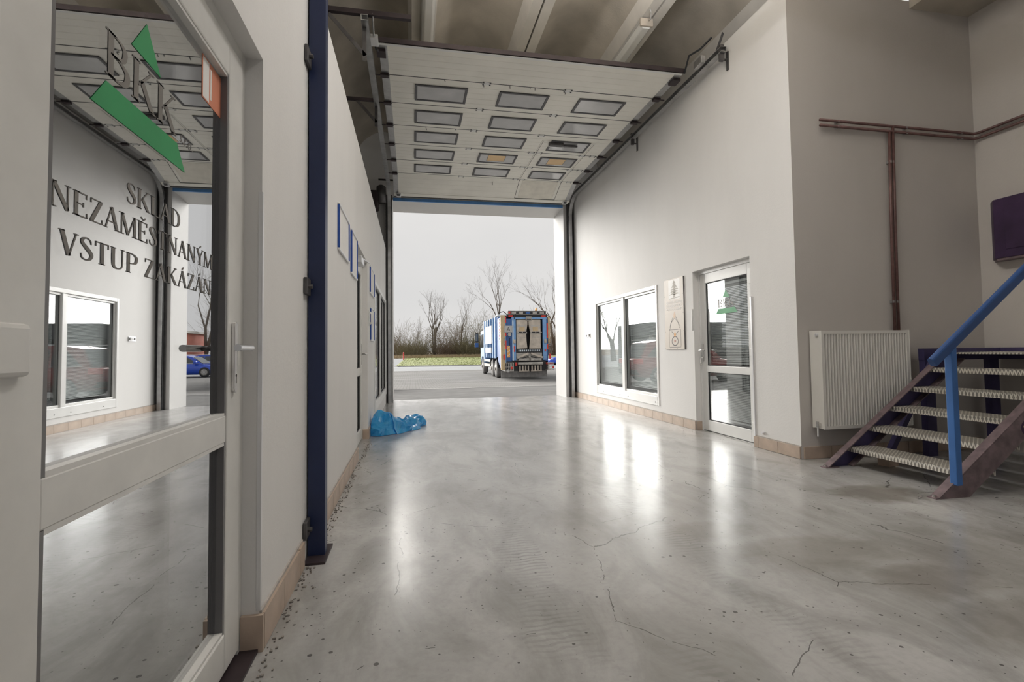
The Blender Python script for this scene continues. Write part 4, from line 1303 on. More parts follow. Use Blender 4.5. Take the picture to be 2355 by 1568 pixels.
# ---- heating pipes
t = thing('heating_pipe', 'upper dark red heating pipe along the grey walls', 'pipe', (4.8, YC - 0.035, 3.31), group='heating pipes')
def pipes(name, label, pts, clips):
    t = thing(name, label, 'pipe', pts[0], group='heating pipes')
    MB().tube(pts, 0.014, 10).build('tube', 'pipe', t, smooth=True, off=pts[0])
    for c in clips:
        MB().box(c[0] - .012, c[0] + .012, c[1] - .012, c[1] + .035, c[2] - .012, c[2] + .012).build('clip', 'galv', t, off=pts[0])
bpy.data.objects.remove(t)
yw = YC - 0.035
xw = XS - 0.035
pipes('heating_pipe', 'upper dark red heating pipe along the grey walls', [(3.97, yw, 3.325), (5.86, yw, 3.315), (xw, yw - .03, 3.315), (xw, 0.5, 3.315)], [(4.18, yw, 3.324), (5.0, yw, 3.32), (5.7, yw, 3.316)])
pipes('heating_pipe', 'lower dark red heating pipe along the grey walls', [(3.97, yw, 3.27), (5.86, yw, 3.26), (xw, yw - .03, 3.26), (xw, 0.5, 3.26)], [(4.18, yw, 3.27), (5.0, yw, 3.265), (5.7, yw, 3.26)])
pipes('heating_pipe', 'left of two dark vertical pipes dropping to the radiator', [(4.79, yw, 3.27), (4.765, yw, 2.2), (4.755, yw, 1.20)], [(4.785, yw, 2.95), (4.757, yw, 1.52)])
pipes('heating_pipe', 'right of two dark vertical pipes dropping to the radiator', [(4.835, yw, 3.325), (4.81, yw, 2.2), (4.80, yw, 1.20)], [(4.829, yw, 2.95), (4.802, yw, 1.52)])

# ---- violet cabinet
t = thing('wall_cabinet', 'dark violet box on the dim side wall above the stair', 'cabinet', (XS, 3.75, 1.92))
MB().prism([(0, -0.55), (-0.13, -0.50), (-0.13, 0.28), (-0.03, 0.37), (0, 0.37)], 'z', 0.02, 0.62).build('case', 'violet', t, bevel=0.006)
MB().prism([(0, -0.54), (-0.12, -0.49), (-0.12, 0.27), (-0.02, 0.36), (0, 0.36)], 'z', 0.0, 0.02).build('base_strip', 'stair_brown', t)
MB().box(-0.136, -0.13, -0.40, 0.18, 0.10, 0.54).build('front_plate', 'violet', t, bevel=0.003)

# ---- stair
T = thing('steel_stair', 'short steel stair with chequer plate treads and blue handrail', 'stair', (3.62, 3.44, 0))
so = (3.62, 3.44, 0)
YA, YBk = 2.93, 3.95
def stringer(y, m):
    b = MB()
    poly = [(3.61, 0.0), (3.87, 0.0), (5.16, 0.945), (5.16, 1.04), (5.03, 1.04)]
    b.prism(poly, 'y', y - 0.004, y + 0.004)
    o = b.build('stringer', m, T, off=so)
    f = MB()
    sgn = 1 if y < 3.4 else -1
    f.bar((3.61, y + sgn * 0.03, 0.006), (5.03, y + sgn * 0.03, 1.045), 0.065, 0.008, (-0.733, 0, 1))
    f.bar((3.87, y + sgn * 0.03, 0.006), (5.16, y + sgn * 0.03, 0.945), 0.065, 0.008, (-0.733, 0, 1))
    f.box(3.58, 3.72, y, y + sgn * 0.065, 0, 0.008)
    f.build('stringer_flange', 'stair_brown', T, off=so)
    for k in range(1):
        MB().lathe([(0.013, 0.008), (0.013, 0.022), (0.006, 0.024)], (3.605, y + sgn * 0.03, 0), 'z', 6).build('anchor_bolt', 'steel', T, off=so)
stringer(YA, 'stair_brown')
stringer(YBk, 'stair_navy')
for k in range(5):
    x, z = 3.862 + 0.2315 * k, 0.172 + 0.1735 * k
    b = MB().box(x, x + 0.26, YA + 0.006, YBk - 0.006, z - 0.005, z)
    b.box(x, x + 0.005, YA + 0.006, YBk - 0.006, z - 0.042, z - 0.005)
    b.box(x + 0.255, x + 0.26, YA + 0.006, YBk - 0.006, z - 0.042, z - 0.005)
    b.build('tread', 'chequer', T, off=so)
MB().box(3.735, 3.785, YA - 0.027, YA + 0.023, 0.09, 1.075).build('rail_post', 'stair_blue', T, off=so, bevel=0.004)
hr = MB()
p, q = Vector((3.59, YA - 0.005, 0.955)), Vector((5.2, YA - 0.005, 2.19))
d = (q - p).normalized()
n_ = Vector((-d.z, 0, d.x))
ring = []
for i in range(9):
    a = PI * i / 8
    ring.append((0.022 * math.cos(a), 0.012 + 0.022 * math.sin(a)))
ring += [(-0.022, -0.032), (0.022, -0.032)]
vs = []
for e in (p, q):
    for (a, c) in ring:
        vs.append(e + Vector((0, 1, 0)) * a + n_ * c)
m_ = len(ring)
hr.add(vs, [tuple(reversed(range(m_))), tuple(range(m_, 2 * m_))] + [(i, (i + 1) % m_, (i + 1) % m_ + m_, i + m_) for i in range(m_)])
hr.build('handrail', 'stair_rail', T, off=so)
# landing
MB().box(4.90, 5.9, 4.06, 4.12, 0.93, 1.045).build('landing_beam', 'stair_navy', T, off=so)
MB().box(5.05, 5.9, 2.9, 2.96, 0.93, 1.045).build('landing_beam', 'stair_navy', T, off=so)
MB().box(5.84, 5.9, 2.96, 4.06, 0.93, 1.045).build('landing_beam', 'stair_navy', T, off=so)
MB().box(5.04, 5.84, 2.96, 4.06, 0.99, 1.005).build('landing_deck', 'chequer', T, off=so)
for (x, y) in ((4.905, 4.06), (5.70, 4.06), (5.70, 2.9), (5.10, 2.9)):
    MB().box(x, x + 0.11, y, y + 0.06, 0, 0.93).build('landing_post', 'stair_navy', T, off=so)
MB().bar((4.95, 4.03, 0.9), (4.4, 4.03, 0.05), 0.05, 0.05).build('landing_brace', 'stair_navy', T, off=so)
# oval sticker on the near stringer
ax = Vector((math.cos(0.633), 0, math.sin(0.633)))
ay = Vector((-math.sin(0.633), 0, math.cos(0.633)))
cn = Vector((4.56, YA - 0.0045, 0.565))
pts = []
for i in range(24):
    a = 2 * PI * i / 24
    ex, ey = math.cos(a), math.sin(a)
    pts.append(cn + ax * (0.17 * (1 if ex > 0 else -1) + 0.06 * ex) + ay * 0.06 * ey)
MB().add(pts + [p + Vector((0, .0005, 0)) for p in pts], [tuple(range(24)), tuple(reversed(range(24, 48)))]).build('oval_sticker', 'violet', T, off=so)
sans('sticker_text', 'ER', 'truck_tan', T, cn - ax * 0.20 - ay * 0.033 - Vector(so) + Vector((0, -.0006, 0)), ax, ay, 0.07)
# things under the stair
t = thing('timber_block', 'small wooden block under the lowest stair tread', 'block', (4.2, 3.85, 0), 0.2)
MB().box(-0.07, 0.07, -0.05, 0.05, 0, 0.07).build('block', 'tile', t, bevel=0.004)
MB().box(-0.075, 0.0, -0.052, 0.052, 0.0701, 0.075).build('cap', 'truck_tan', t)
t = thing('floor_bolt', 'loose steel bolt lying in front of the stair foot', 'bolt', (3.50, 2.98, 0.011), 0.4)
MB().tube([(-0.03, 0, 0), (0.02, 0, 0)], 0.007, 8).build('shank', 'steel', t)
MB().lathe([(0.011, 0.02), (0.011, 0.032)], (0, 0, 0), 'x', 6).build('head', 'steel', t)

# ---- ceiling lamps
def batten(label, x, ya, yb, rounded):
    t = thing('ceiling_lamp', label, 'lamp', (x, (ya + yb) / 2, ZR))
    l2 = (yb - ya) / 2
    MB().box(-0.085, 0.085, -l2, l2, -0.06, -0.01).build('housing', 'lamp_grey', t, bevel=0.01)
    pr = [(-0.08, -0.06), (-0.075, -0.10), (-0.045, -0.13), (0.045, -0.13), (0.075, -0.10), (0.08, -0.06)]
    MB().prism(pr, 'y', -l2 + 0.012, l2 - 0.012).build('diffuser', 'lamp_diff', t, bevel=0.008)
    for s_ in (-1, 1):
        MB().box(-0.088, 0.088, s_ * l2 - 0.02, s_ * l2 + 0.02, -0.115, -0.01).build('end_cap', 'truck_lid', t, bevel=0.012)
        MB().box(-0.02, 0.02, s_ * l2 * .7 - 0.02, s_ * l2 * .7 + 0.02, -0.01, 0.0).build('mount', 'lamp_grey', t)
    MB().tube([(0.02, -l2, -0.03), (0.02, -l2 - 0.08, -0.07), (0.0, -l2 - 0.13, -0.01), (-0.03, -l2 - 0.16, 0)], 0.007, 8).build('cable', 'lamp_grey', t, smooth=True)
batten('long white ceiling lamp on the left roof rib', 0.21, 5.15, 6.75, True)
batten('grey capped ceiling lamp on the right roof rib', 2.95, 5.82, 7.35, False)

# added fill lamps, hung unseen over and behind the camera to brighten the hall
def add_fill_lamp(label, x, y, z, sx, sy, power, upward):
    t = thing('fill_lamp', label, 'lamp', (x, y, z), group='added fill lamps')
    sg = -1 if upward else 1
    MB().box(-sx / 2 - .02, sx / 2 + .02, -sy / 2 - .02, sy / 2 + .02, min(.004 * sg, .06 * sg), max(.004 * sg, .06 * sg)).build('housing', 'lamp_grey', t, bevel=0.008)
    for s_ in (-1, 1):
        MB().tube([(0, s_ * sy * .4, 0.0), (0, s_ * sy * .4, 5.52 - z)], 0.006, 6).build('fill_lamp_rod', 'galv', t)
    d = bpy.data.lights.new('fill_light', 'AREA')
    d.shape = 'RECTANGLE'
    d.size, d.size_y = sx, sy
    d.energy = power
    d.color = (1, 0.975, 0.95)
    o = bpy.data.objects.new('fill_light', d)
    C.objects.link(o)
    o.parent = t
    o.rotation_euler = (PI if upward else 0, 0, 0)
add_fill_lamp('added fill lamp in the hall nearer the stair', 2.6, -2.0, 5.0, 0.5, 3.0, 11, False)
add_fill_lamp('added fill lamp deep in the hall behind the camera', 2.6, -7.0, 5.0, 0.5, 3.0, 12, False)
add_fill_lamp('added fill lamp shining down in front of the raised gate', 1.57, 3.0, 4.9, 0.3, 2.4, 19, False)
add_fill_lamp('left added uplighter in front of the raised gate', 0.6, 3.2, 4.75, 0.3, 2.4, 38, True)
add_fill_lamp('right added uplighter in front of the raised gate', 2.6, 3.2, 4.75, 0.3, 2.4, 38, True)

# ================================================================== BLUE BAG
def crumple_bag():
    nu, nv = 52, 30
    axis = [Vector((-0.50, 6.72, 0)), Vector((-0.40, 6.95, 0)), Vector((-0.28, 7.12, 0)), Vector((-0.12, 7.25, 0)), Vector((0.02, 7.62, 0)), Vector((0.08, 7.85, 0))]
    wid = [0.05, 0.20, 0.24, 0.19, 0.15, 0.03]
    hei = [0.12, 0.30, 0.20, 0.10, 0.14, 0.10]
    vs = []
    def lerp(a, t):
        k = min(int(t * 5), 4)
        f = t * 5 - k
        f = f * f * (3 - 2 * f)
        return a[k] * (1 - f) + a[k + 1] * f
    for i in range(nu + 1):
        u = i / nu
        c = lerp(axis, u)
        c2 = lerp(axis, min(u + .02, 1))
        c1 = lerp(axis, max(u - .02, 0))
        d = (c2 - c1).normalized()
        s = Vector((d.y, -d.x, 0))
        for j in range(nv):
            a = 2 * PI * j / nv
            x = math.cos(a) * lerp(wid, u)
            z = max(0, math.sin(a)) ** 0.8 * lerp(hei, u) if math.sin(a) > 0 else 0.0
            p = c + s * x + Vector((0, 0, z))
            q = p * 5.5
            rg = 1 - abs(mnoise.noise(q) * 2)
            rg2 = 1 - abs(mnoise.noise(p * 13 + Vector((3, 1, 7))) * 2)
            k = (0.055 * rg + 0.02 * rg2 - 0.035)
            p = p + (s * math.cos(a) + Vector((0, 0, max(0, math.sin(a))))) * k
            p.z = max(p.z, 0.002 + 0.004 * rg2)
            p.x = max(p.x, XL + 0.02)
            vs.append(p)
    fs = [(i * nv + j, i * nv + (j + 1) % nv, (i + 1) * nv + (j + 1) % nv, (i + 1) * nv + j) for i in range(nu) for j in range(nv)]
    fs += [tuple(range(nv)), tuple(nu * nv + j for j in reversed(range(nv)))]
    return MB().add(vs, fs)
o = crumple_bag().build('plastic_bag', 'bag', off=(-0.3, 7.05, 0))
o.location = (-0.3, 7.05, 0)
tag(o, 'crumpled bright blue plastic bag on the floor by the left wall', 'bag')
b = MB()
vs, fs = [], []
for i in range(9):
    for j in range(14):
        th, ph = PI * i / 8, 2 * PI * j / 14
        r = 0.055 * (1 + 0.5 * mnoise.noise(Vector((math.sin(th) * math.cos(ph), math.sin(th) * math.sin(ph), math.cos(th))) * 2.7))
        vs.append((r * math.sin(th) * math.cos(ph), r * math.sin(th) * math.sin(ph), max(0.0, 0.03 + 0.8 * r * math.cos(th))))
fs = [(i * 14 + j, i * 14 + (j + 1) % 14, (i + 1) * 14 + (j + 1) % 14, (i + 1) * 14 + j) for i in range(8) for j in range(14)]
o = b.add(vs, fs).build('crumpled_wrapper', 'clear_film')
o.location = (-0.24, 7.95, 0)
tag(o, 'small crumpled clear wrapper behind the blue bag', 'wrapper')

# ================================================================== OUTSIDE
GZ = -0.45
def gz(y):
    if y < 11.6: return -0.02
    if y < 24: return -0.02 - (0.43) * (y - 11.6) / 12.4
    return GZ
def ground(name, x0, x1, ys, m, label, cat, dz=0.0):
    b = MB()
    n = len(ys)
    vs = [(x0, y, gz(y) + dz) for y in ys] + [(x1, y, gz(y) + dz) for y in ys]
    b.add(vs, [(i, i + n, i + n + 1, i + 1) for i in range(n - 1)])
    return tag(b.build(name, m), label, cat, kind='structure')
ground('yard_asphalt', -60, 60, [11.6, 13.2, 16, 18.0], 'asphalt', 'dark asphalt strip just outside the gate', 'asphalt')
ground('yard_paving', -60, 60, [18.15, 20, 22, 24, 30, 40.5], 'paver', 'grey block paving of the yard', 'paving')
ground('road', -120, 120, [40.7, 46, 52], 'asphalt_light', 'pale wet road beyond the paved yard', 'road')
b = MB()
for (ya, yb) in ((18.0, 18.15), (40.5, 40.7)):
    b.add([(-60, ya, gz(ya) + .012), (60, ya, gz(ya) + .012), (60, yb, gz(yb) + .012), (-60, yb, gz(yb) + .012)], [(0, 1, 2, 3)])
tag(b.build('drain_strip', 'kerb'), 'pale kerb strip between asphalt and paving', 'kerb strip', kind='structure')
# grass mound with kerb
def mound(x, y):
    t = max(0, min(1, (y - 52) / 12))
    t = t * t * (3 - 2 * t)
    return GZ + 0.10 + 0.62 * t
def xleft(y):
    return -1.8 + (y - 52) * 0.085
b = MB()
NX, NY = 60, 14
for i in range(NX + 1):
    for j in range(NY + 1):
        y = 52 + 14 * j / NY
        x = xleft(y) + (60 - xleft(y)) * i / NX
        yy = y + (max(0, 1.6 - (x + 2.0)) ** 2 * 0.5 if j == 0 and x < -0.4 else 0)
        b.v.append((x, yy, mound(x, y) + 0.03 * mnoise.noise(Vector((x, y, 0)) * .7)))
for i in range(NX):
    for j in range(NY):
        k = i * (NY + 1) + j
        b.f.append((k, k + NY + 1, k + NY + 2, k + 1))
tag(b.build('lawn', 'grass', smooth=True), 'green and yellowish winter lawn beyond the road', 'lawn', kind='structure')
kb = thing('kerb', 'stone kerb along the edge of the lawn', 'kerb', (0, 52, GZ))
for k in range(30):
    x = -1.9 + k * 1.0
    ky = lambda q: 52 + (max(0, 1.6 - (q + 2.0)) ** 2 * 0.5 if q < -0.4 else 0)
    MB().prism([(x + .01, ky(x) - .16), (x + .99, ky(x + 1) - .16), (x + .99, ky(x + 1) + .02), (x + .01, ky(x) + .02)], 'z', GZ, GZ + 0.11).build('kerb_stone', 'kerb', kb, off=(0, 52, GZ))
b = MB()
for j_ in range(16):
    y = 52 + 28 * j_ / 15
    zz = mound(0, y) - 0.10 + 0.06 * min(1, (y - 52) / 3)
    b.v += [(-40, y, zz), (xleft(min(y, 66)) + 0.3 - max(0, y - 66) * .35, y, zz)]
b.f = [(2 * k, 2 * k + 1, 2 * k + 3, 2 * k + 2) for k in range(15)]
tag(b.build('path', 'asphalt_light'), 'pale asphalt path at the left of the lawn', 'path', kind='structure')
b = MB().add([(-150, 66, mound(0, 66) - .02), (150, 66, mound(0, 66) - .02), (150, 200, 0.9), (-150, 200, 0.9)], [(0, 1, 2, 3)])
tag(b.build('scrub_ground', 'soil'), 'brown bare ground under the bushes', 'ground', kind='structure')
# outer ground far to the sides
b = MB().add([(-200, -60, -0.55), (200, -60, -0.55), (200, 66, -0.55), (-200, 66, -0.55)], [(0, 1, 2, 3)])
tag(b.build('outer_ground', 'asphalt'), 'grey ground surrounding the building', 'ground', kind='structure')
# grass blades + dry tufts
b = MB()
for k in range(6000):
    y = 52.2 + 13.6 * rnd.random() ** 1.3
    x = rnd.uniform(xleft(y) + 0.1, 14)
    h_ = rnd.uniform(0.03, 0.08)
    z = mound(x, y)
    a = rnd.uniform(0, PI)
    dx, dy = 0.03 * math.cos(a), 0.03 * math.sin(a)
    lx_ = rnd.uniform(-.04, .04)
    b.add([(x - dx, y - dy, z), (x + dx, y + dy, z), (x + lx_, y + lx_, z + h_)], [(0, 1, 2)])
tag(b.build('grass_blades', 'grass'), 'short grass blades on the lawn', 'grass', kind='stuff')
b = MB()
for k in range(7000):
    y = rnd.gauss(66.0, 0.7)
    x = rnd.uniform(-2.6, 15)
    h_ = rnd.uniform(0.15, 0.5)
    z = mound(x, min(y, 66)) - 0.02
    a = rnd.uniform(0, PI)
    dx, dy = 0.03 * math.cos(a), 0.03 * math.sin(a)
    b.add([(x - dx, y - dy, z), (x + dx, y + dy, z), (x + rnd.gauss(0, .15), y, z + h_)], [(0, 1, 2)])
tag(b.build('dry_grass', 'grass_dry'), 'dry straw grass at the foot of the bushes', 'grass', kind='stuff')

# bollard
t = thing('bollard', 'red plastic bollard beside the path', 'bollard', (-1.05, 60.5, mound(0, 60.5)))
MB().lathe([(0.09, 0), (0.075, 0.05), (0.07, 0.8), (0.05, 0.88)], (0, 0, 0), 'z', 14).build('column', 'red', t, smooth=True)
MB().lathe([(0.073, 0.60), (0.073, 0.70)], (0, 0, 0), 'z', 14).build('band', 'red', t)

# ---- trees and bushes --------------------------------------------------
def grow(b, p, d, L, r, depth, R, spread, droop, tipmin=0.006, kids=(2, 3), seg=3, upw=0.0):
    pts, rs = [p], [r]
    for i in range(seg):
        d = (d + Vector((R.gauss(0, .09), R.gauss(0, .09), R.gauss(0, .05) + droop))).normalized()
        p = p + d * (L / seg)
        pts.append(p)
        rs.append(max(tipmin, r * (1 - 0.38 * (i + 1) / seg)))
    b.tube(pts, rs, 5 if r > 0.03 else 3, caps=False)
    if depth <= 0:
        return
    for k in range(R.randint(*kids)):
        f = R.uniform(0.45, 1.0) if k else 1.0
        i = min(seg, max(1, int(round(f * seg))))
        q = pts[i]
        a = R.uniform(0, 2 * PI)
        side = d.cross(Vector((math.cos(a), math.sin(a), 0.3)))
        if side.length < 1e-3: side = Vector((1, 0, 0))
        side.normalize()
        sp = R.uniform(0.5, 1.0) * spread
        nd_ = (d * math.cos(sp) + side * math.sin(sp) + Vector((0, 0, upw))).normalized()
        grow(b, q, nd_, L * R.uniform(0.62, 0.85), max(tipmin, rs[i] * R.uniform(0.55, 0.75)), depth - 1, R, spread, droop, tipmin, kids, seg, upw)

def bare_tree(label, x, y, z, h, r, seed, depth=5, spread=0.55, m='bark', trunks=1, lean=0.0, name='bare_tree', first=0.33, group='bare winter trees', kids=(2, 3)):
    R = random.Random(seed)
    t = thing(name, label, 'tree', (x, y, z), group=group)
    for k in range(trunks):
        d = Vector((R.gauss(lean, .06 + .09 * (trunks > 1)), R.gauss(0, .06 + .09 * (trunks > 1)), 1)).normalized()
        p0 = Vector((R.gauss(0, .25) * (trunks > 1), R.gauss(0, .25) * (trunks > 1), 0))
        tb = MB()
        L = h * first
        p1 = p0 + d * L
        tb.tube([p0, p0 + d * L * .5 + Vector((R.gauss(0, .03), R.gauss(0, .03), 0)), p1], [r * 1.15, r, r * .85], 7)
        tb.build('trunk', m, t, smooth=True)
        cb = MB()
        for q in range(R.randint(2, 3) + (1 if trunks == 1 else 0)):
            a = R.uniform(0, 2 * PI)
            sp = R.uniform(.12, spread)
            dd = (d * math.cos(sp) + Vector((math.cos(a), math.sin(a), 0)) * math.sin(sp)).normalized()
            st_ = p0 + d * L * R.uniform(.72, 1.0)
            grow(cb, st_, dd, h * 0.24, r * .62, depth - 1, R, spread, 0.02, kids=kids, upw=0.28)
        cb.build('branches', m, t)
    return t

def bush(label, x, y, z, h, w_, seed, stems=26, m='bark_brown', depth=2, arch=0.0, group='leafless bushes'):
    R = random.Random(seed)
    t = thing('bare_bush', label, 'bush', (x, y, z), group=group)
    b = MB()
    for k in range(stems):
        a = R.uniform(0, 2 * PI)
        rr_ = R.random() ** .5
        p = Vector((math.cos(a) * rr_ * w_ * .45, math.sin(a) * rr_ * w_ * .3, 0))
        d = Vector((math.cos(a) * .45 * rr_ + R.gauss(0, .15), math.sin(a) * .3 * rr_, 1)).normalized()
        grow(b, p, d, h * R.uniform(.30, .5), R.uniform(.018, .034), depth, R, 0.55, -arch * .16, 0.009, (2, 3), 3)
    b.build('stems', m, t)
    c = MB()
    for k in range(stems * 10):
        a = R.uniform(0, 2 * PI)
        rr_ = R.random() ** .5
        p = Vector((math.cos(a) * rr_ * w_ * .55, math.sin(a) * rr_ * w_ * .4, R.uniform(0, .1)))
        d = Vector((R.gauss(0, .5), R.gauss(0, .3), 1)).normalized()
        grow(c, p, d, h * R.uniform(.12, .3), 0.012, 1, R, 0.7, 0, 0.008, (2, 3), 2)
    tag(c.build('undergrowth', m, t), kind='stuff')
    return t
zb_ = 0.26
bush('low brown bush at the left edge behind the red bollard', -3.4, 82, 0.4, 5.9, 5, 11, 51)
bush('leafless bush behind the path, left of the twin trunks', 0.4, 70, zb_, 5.2, 4.5, 12, 45, 'bark_green', arch=.6)
bush('thin upright bush right of the twin trunks', 4.6, 70, zb_, 4.7, 4.0, 13, 42)
bush('tall brown bush in the middle of the lawn edge', 6.3, 71, zb_, 5.5, 4.0, 14, 45)
bush('arching olive bush just left of the truck cab', 8.8, 69, zb_, 6.8, 5.5, 15, 66, 'bark_green', arch=.9)
bush('brown bush behind the truck cab', 11.8, 70, zb_, 6.0, 5.0, 16, 51)
bush('brown thicket behind the truck body', 16.0, 73, zb_, 5.9, 6.0, 17, 45)
bush('brown thicket between truck and blue car', 21.5, 74, zb_, 8.5, 6.0, 18, 51)
bush('low bush behind the bollard end of the lawn', -0.4, 84, 0.4, 4.4, 5.0, 19, 39)
bare_tree('twin-trunked bare tree standing on the lawn edge', 2.9, 69.5, zb_, 8.6, .095, 21, 4, .5, 'bark', 4, first=.5)
bare_tree('slim upright bare tree right of the twin-trunked one', 6.6, 70.5, zb_, 8.6, .085, 22, 4, .45, 'bark', 1, first=.45)
bare_tree('small slender sapling left of the twin-trunked tree', 0.3, 71, zb_, 5.2, .05, 23, 3, .3, 'bark', 1, first=.5)
bare_tree('tall bare tree rising behind the truck body', 12.5, 72, zb_, 13.0, .15, 41, 5, .6, 'bark', 1, first=.42)
bare_tree('large multi-stemmed bare tree at the right of the opening', 21.5, 75, zb_, 13.5, .20, 33, 5, .6, 'bark', 3, first=.36)
bare_tree('bare tree further right, partly behind the jamb', 25.0, 72, zb_, 14.0, .2, 26, 5, .55, 'bark', 2, first=.33)
# right side, seen in the near door's reflection
for (x, y, s_, lb) in ((24.5, 52, 27, 'dense bare tree beyond the blue car'), (31, 58, 28, 'bare tree beyond the red brick building'), (21.0, 47, 29, 'bare tree standing to the right of the yard')):
    bare_tree(lb, x, y, 0.0, 12.5, .17, s_, 5, .75, 'bark', 2, first=.22)
# left side, seen in the office window
for (x, y, s_, lb) in ((-9.0, 46, 31, 'bare tree to the left of the yard'), (-13.5, 50, 32, 'bare tree behind the dark canopy building'), (-5.5, 52, 34, 'bare tree left of the path')):
    bare_tree(lb, x, y, -0.2, 9.5, .15, s_, 5, .6, 'bark', 2, first=.25)

# buildings seen in the reflections
t = thing('brick_building', 'low red brick building beyond the blue car', 'building', (34, 70, 0))
MB().box(-8, 8, -4, 4, -0.5, 3.7).build('walls', 'brick', t)
MB().box(-8.3, 8.3, -4.3, 4.3, 3.7, 4.0).build('roof', 'kerb', t)
for k in range(5):
    f = MB().box(-7 + k * 3, -5.4 + k * 3, -4.05, -3.95, 1.0, 2.4).build('window', 'truck_white', t)
    MB().box(-6.9 + k * 3, -5.5 + k * 3, -4.07, -4.03, 1.1, 2.3).build('pane', 'window_dark', f)
t = thing('canopy_building', 'dark flat canopy building left of the yard', 'building', (-16, 38, GZ))
MB().box(-9, 6, -3, 3, 2.55, 3.5).build('canopy_roof', 'building', t)
MB().box(-9, 6, 2.6, 3.0, 0, 2.55).build('rear_wall', 'building', t)
for x in (-8.5, -3.7, 1.0, 5.6):
    MB().box(x, x + .25, -2.8, -2.55, 0, 2.55).build('column', 'truck_grey', t)
for k in range(6):
    MB().box(-8.4 + k * 2.3, -6.6 + k * 2.3, 2.5, 2.6, 1.2, 2.1).build('window', 'truck_white', t)
t = thing('lamp_mast', 'slim tapering mast behind the canopy building', 'mast', (-15.5, 60, 0))
MB().lathe([(0.28, 0), (0.16, 5), (0.07, 9.5)], (0, 0, 0), 'z', 10).build('mast', 'truck_grey', t, smooth=True)
MB().box(-0.5, 0.5, -.12, .12, 9.4, 9.6).build('lamp_head', 'lamp_grey', t)

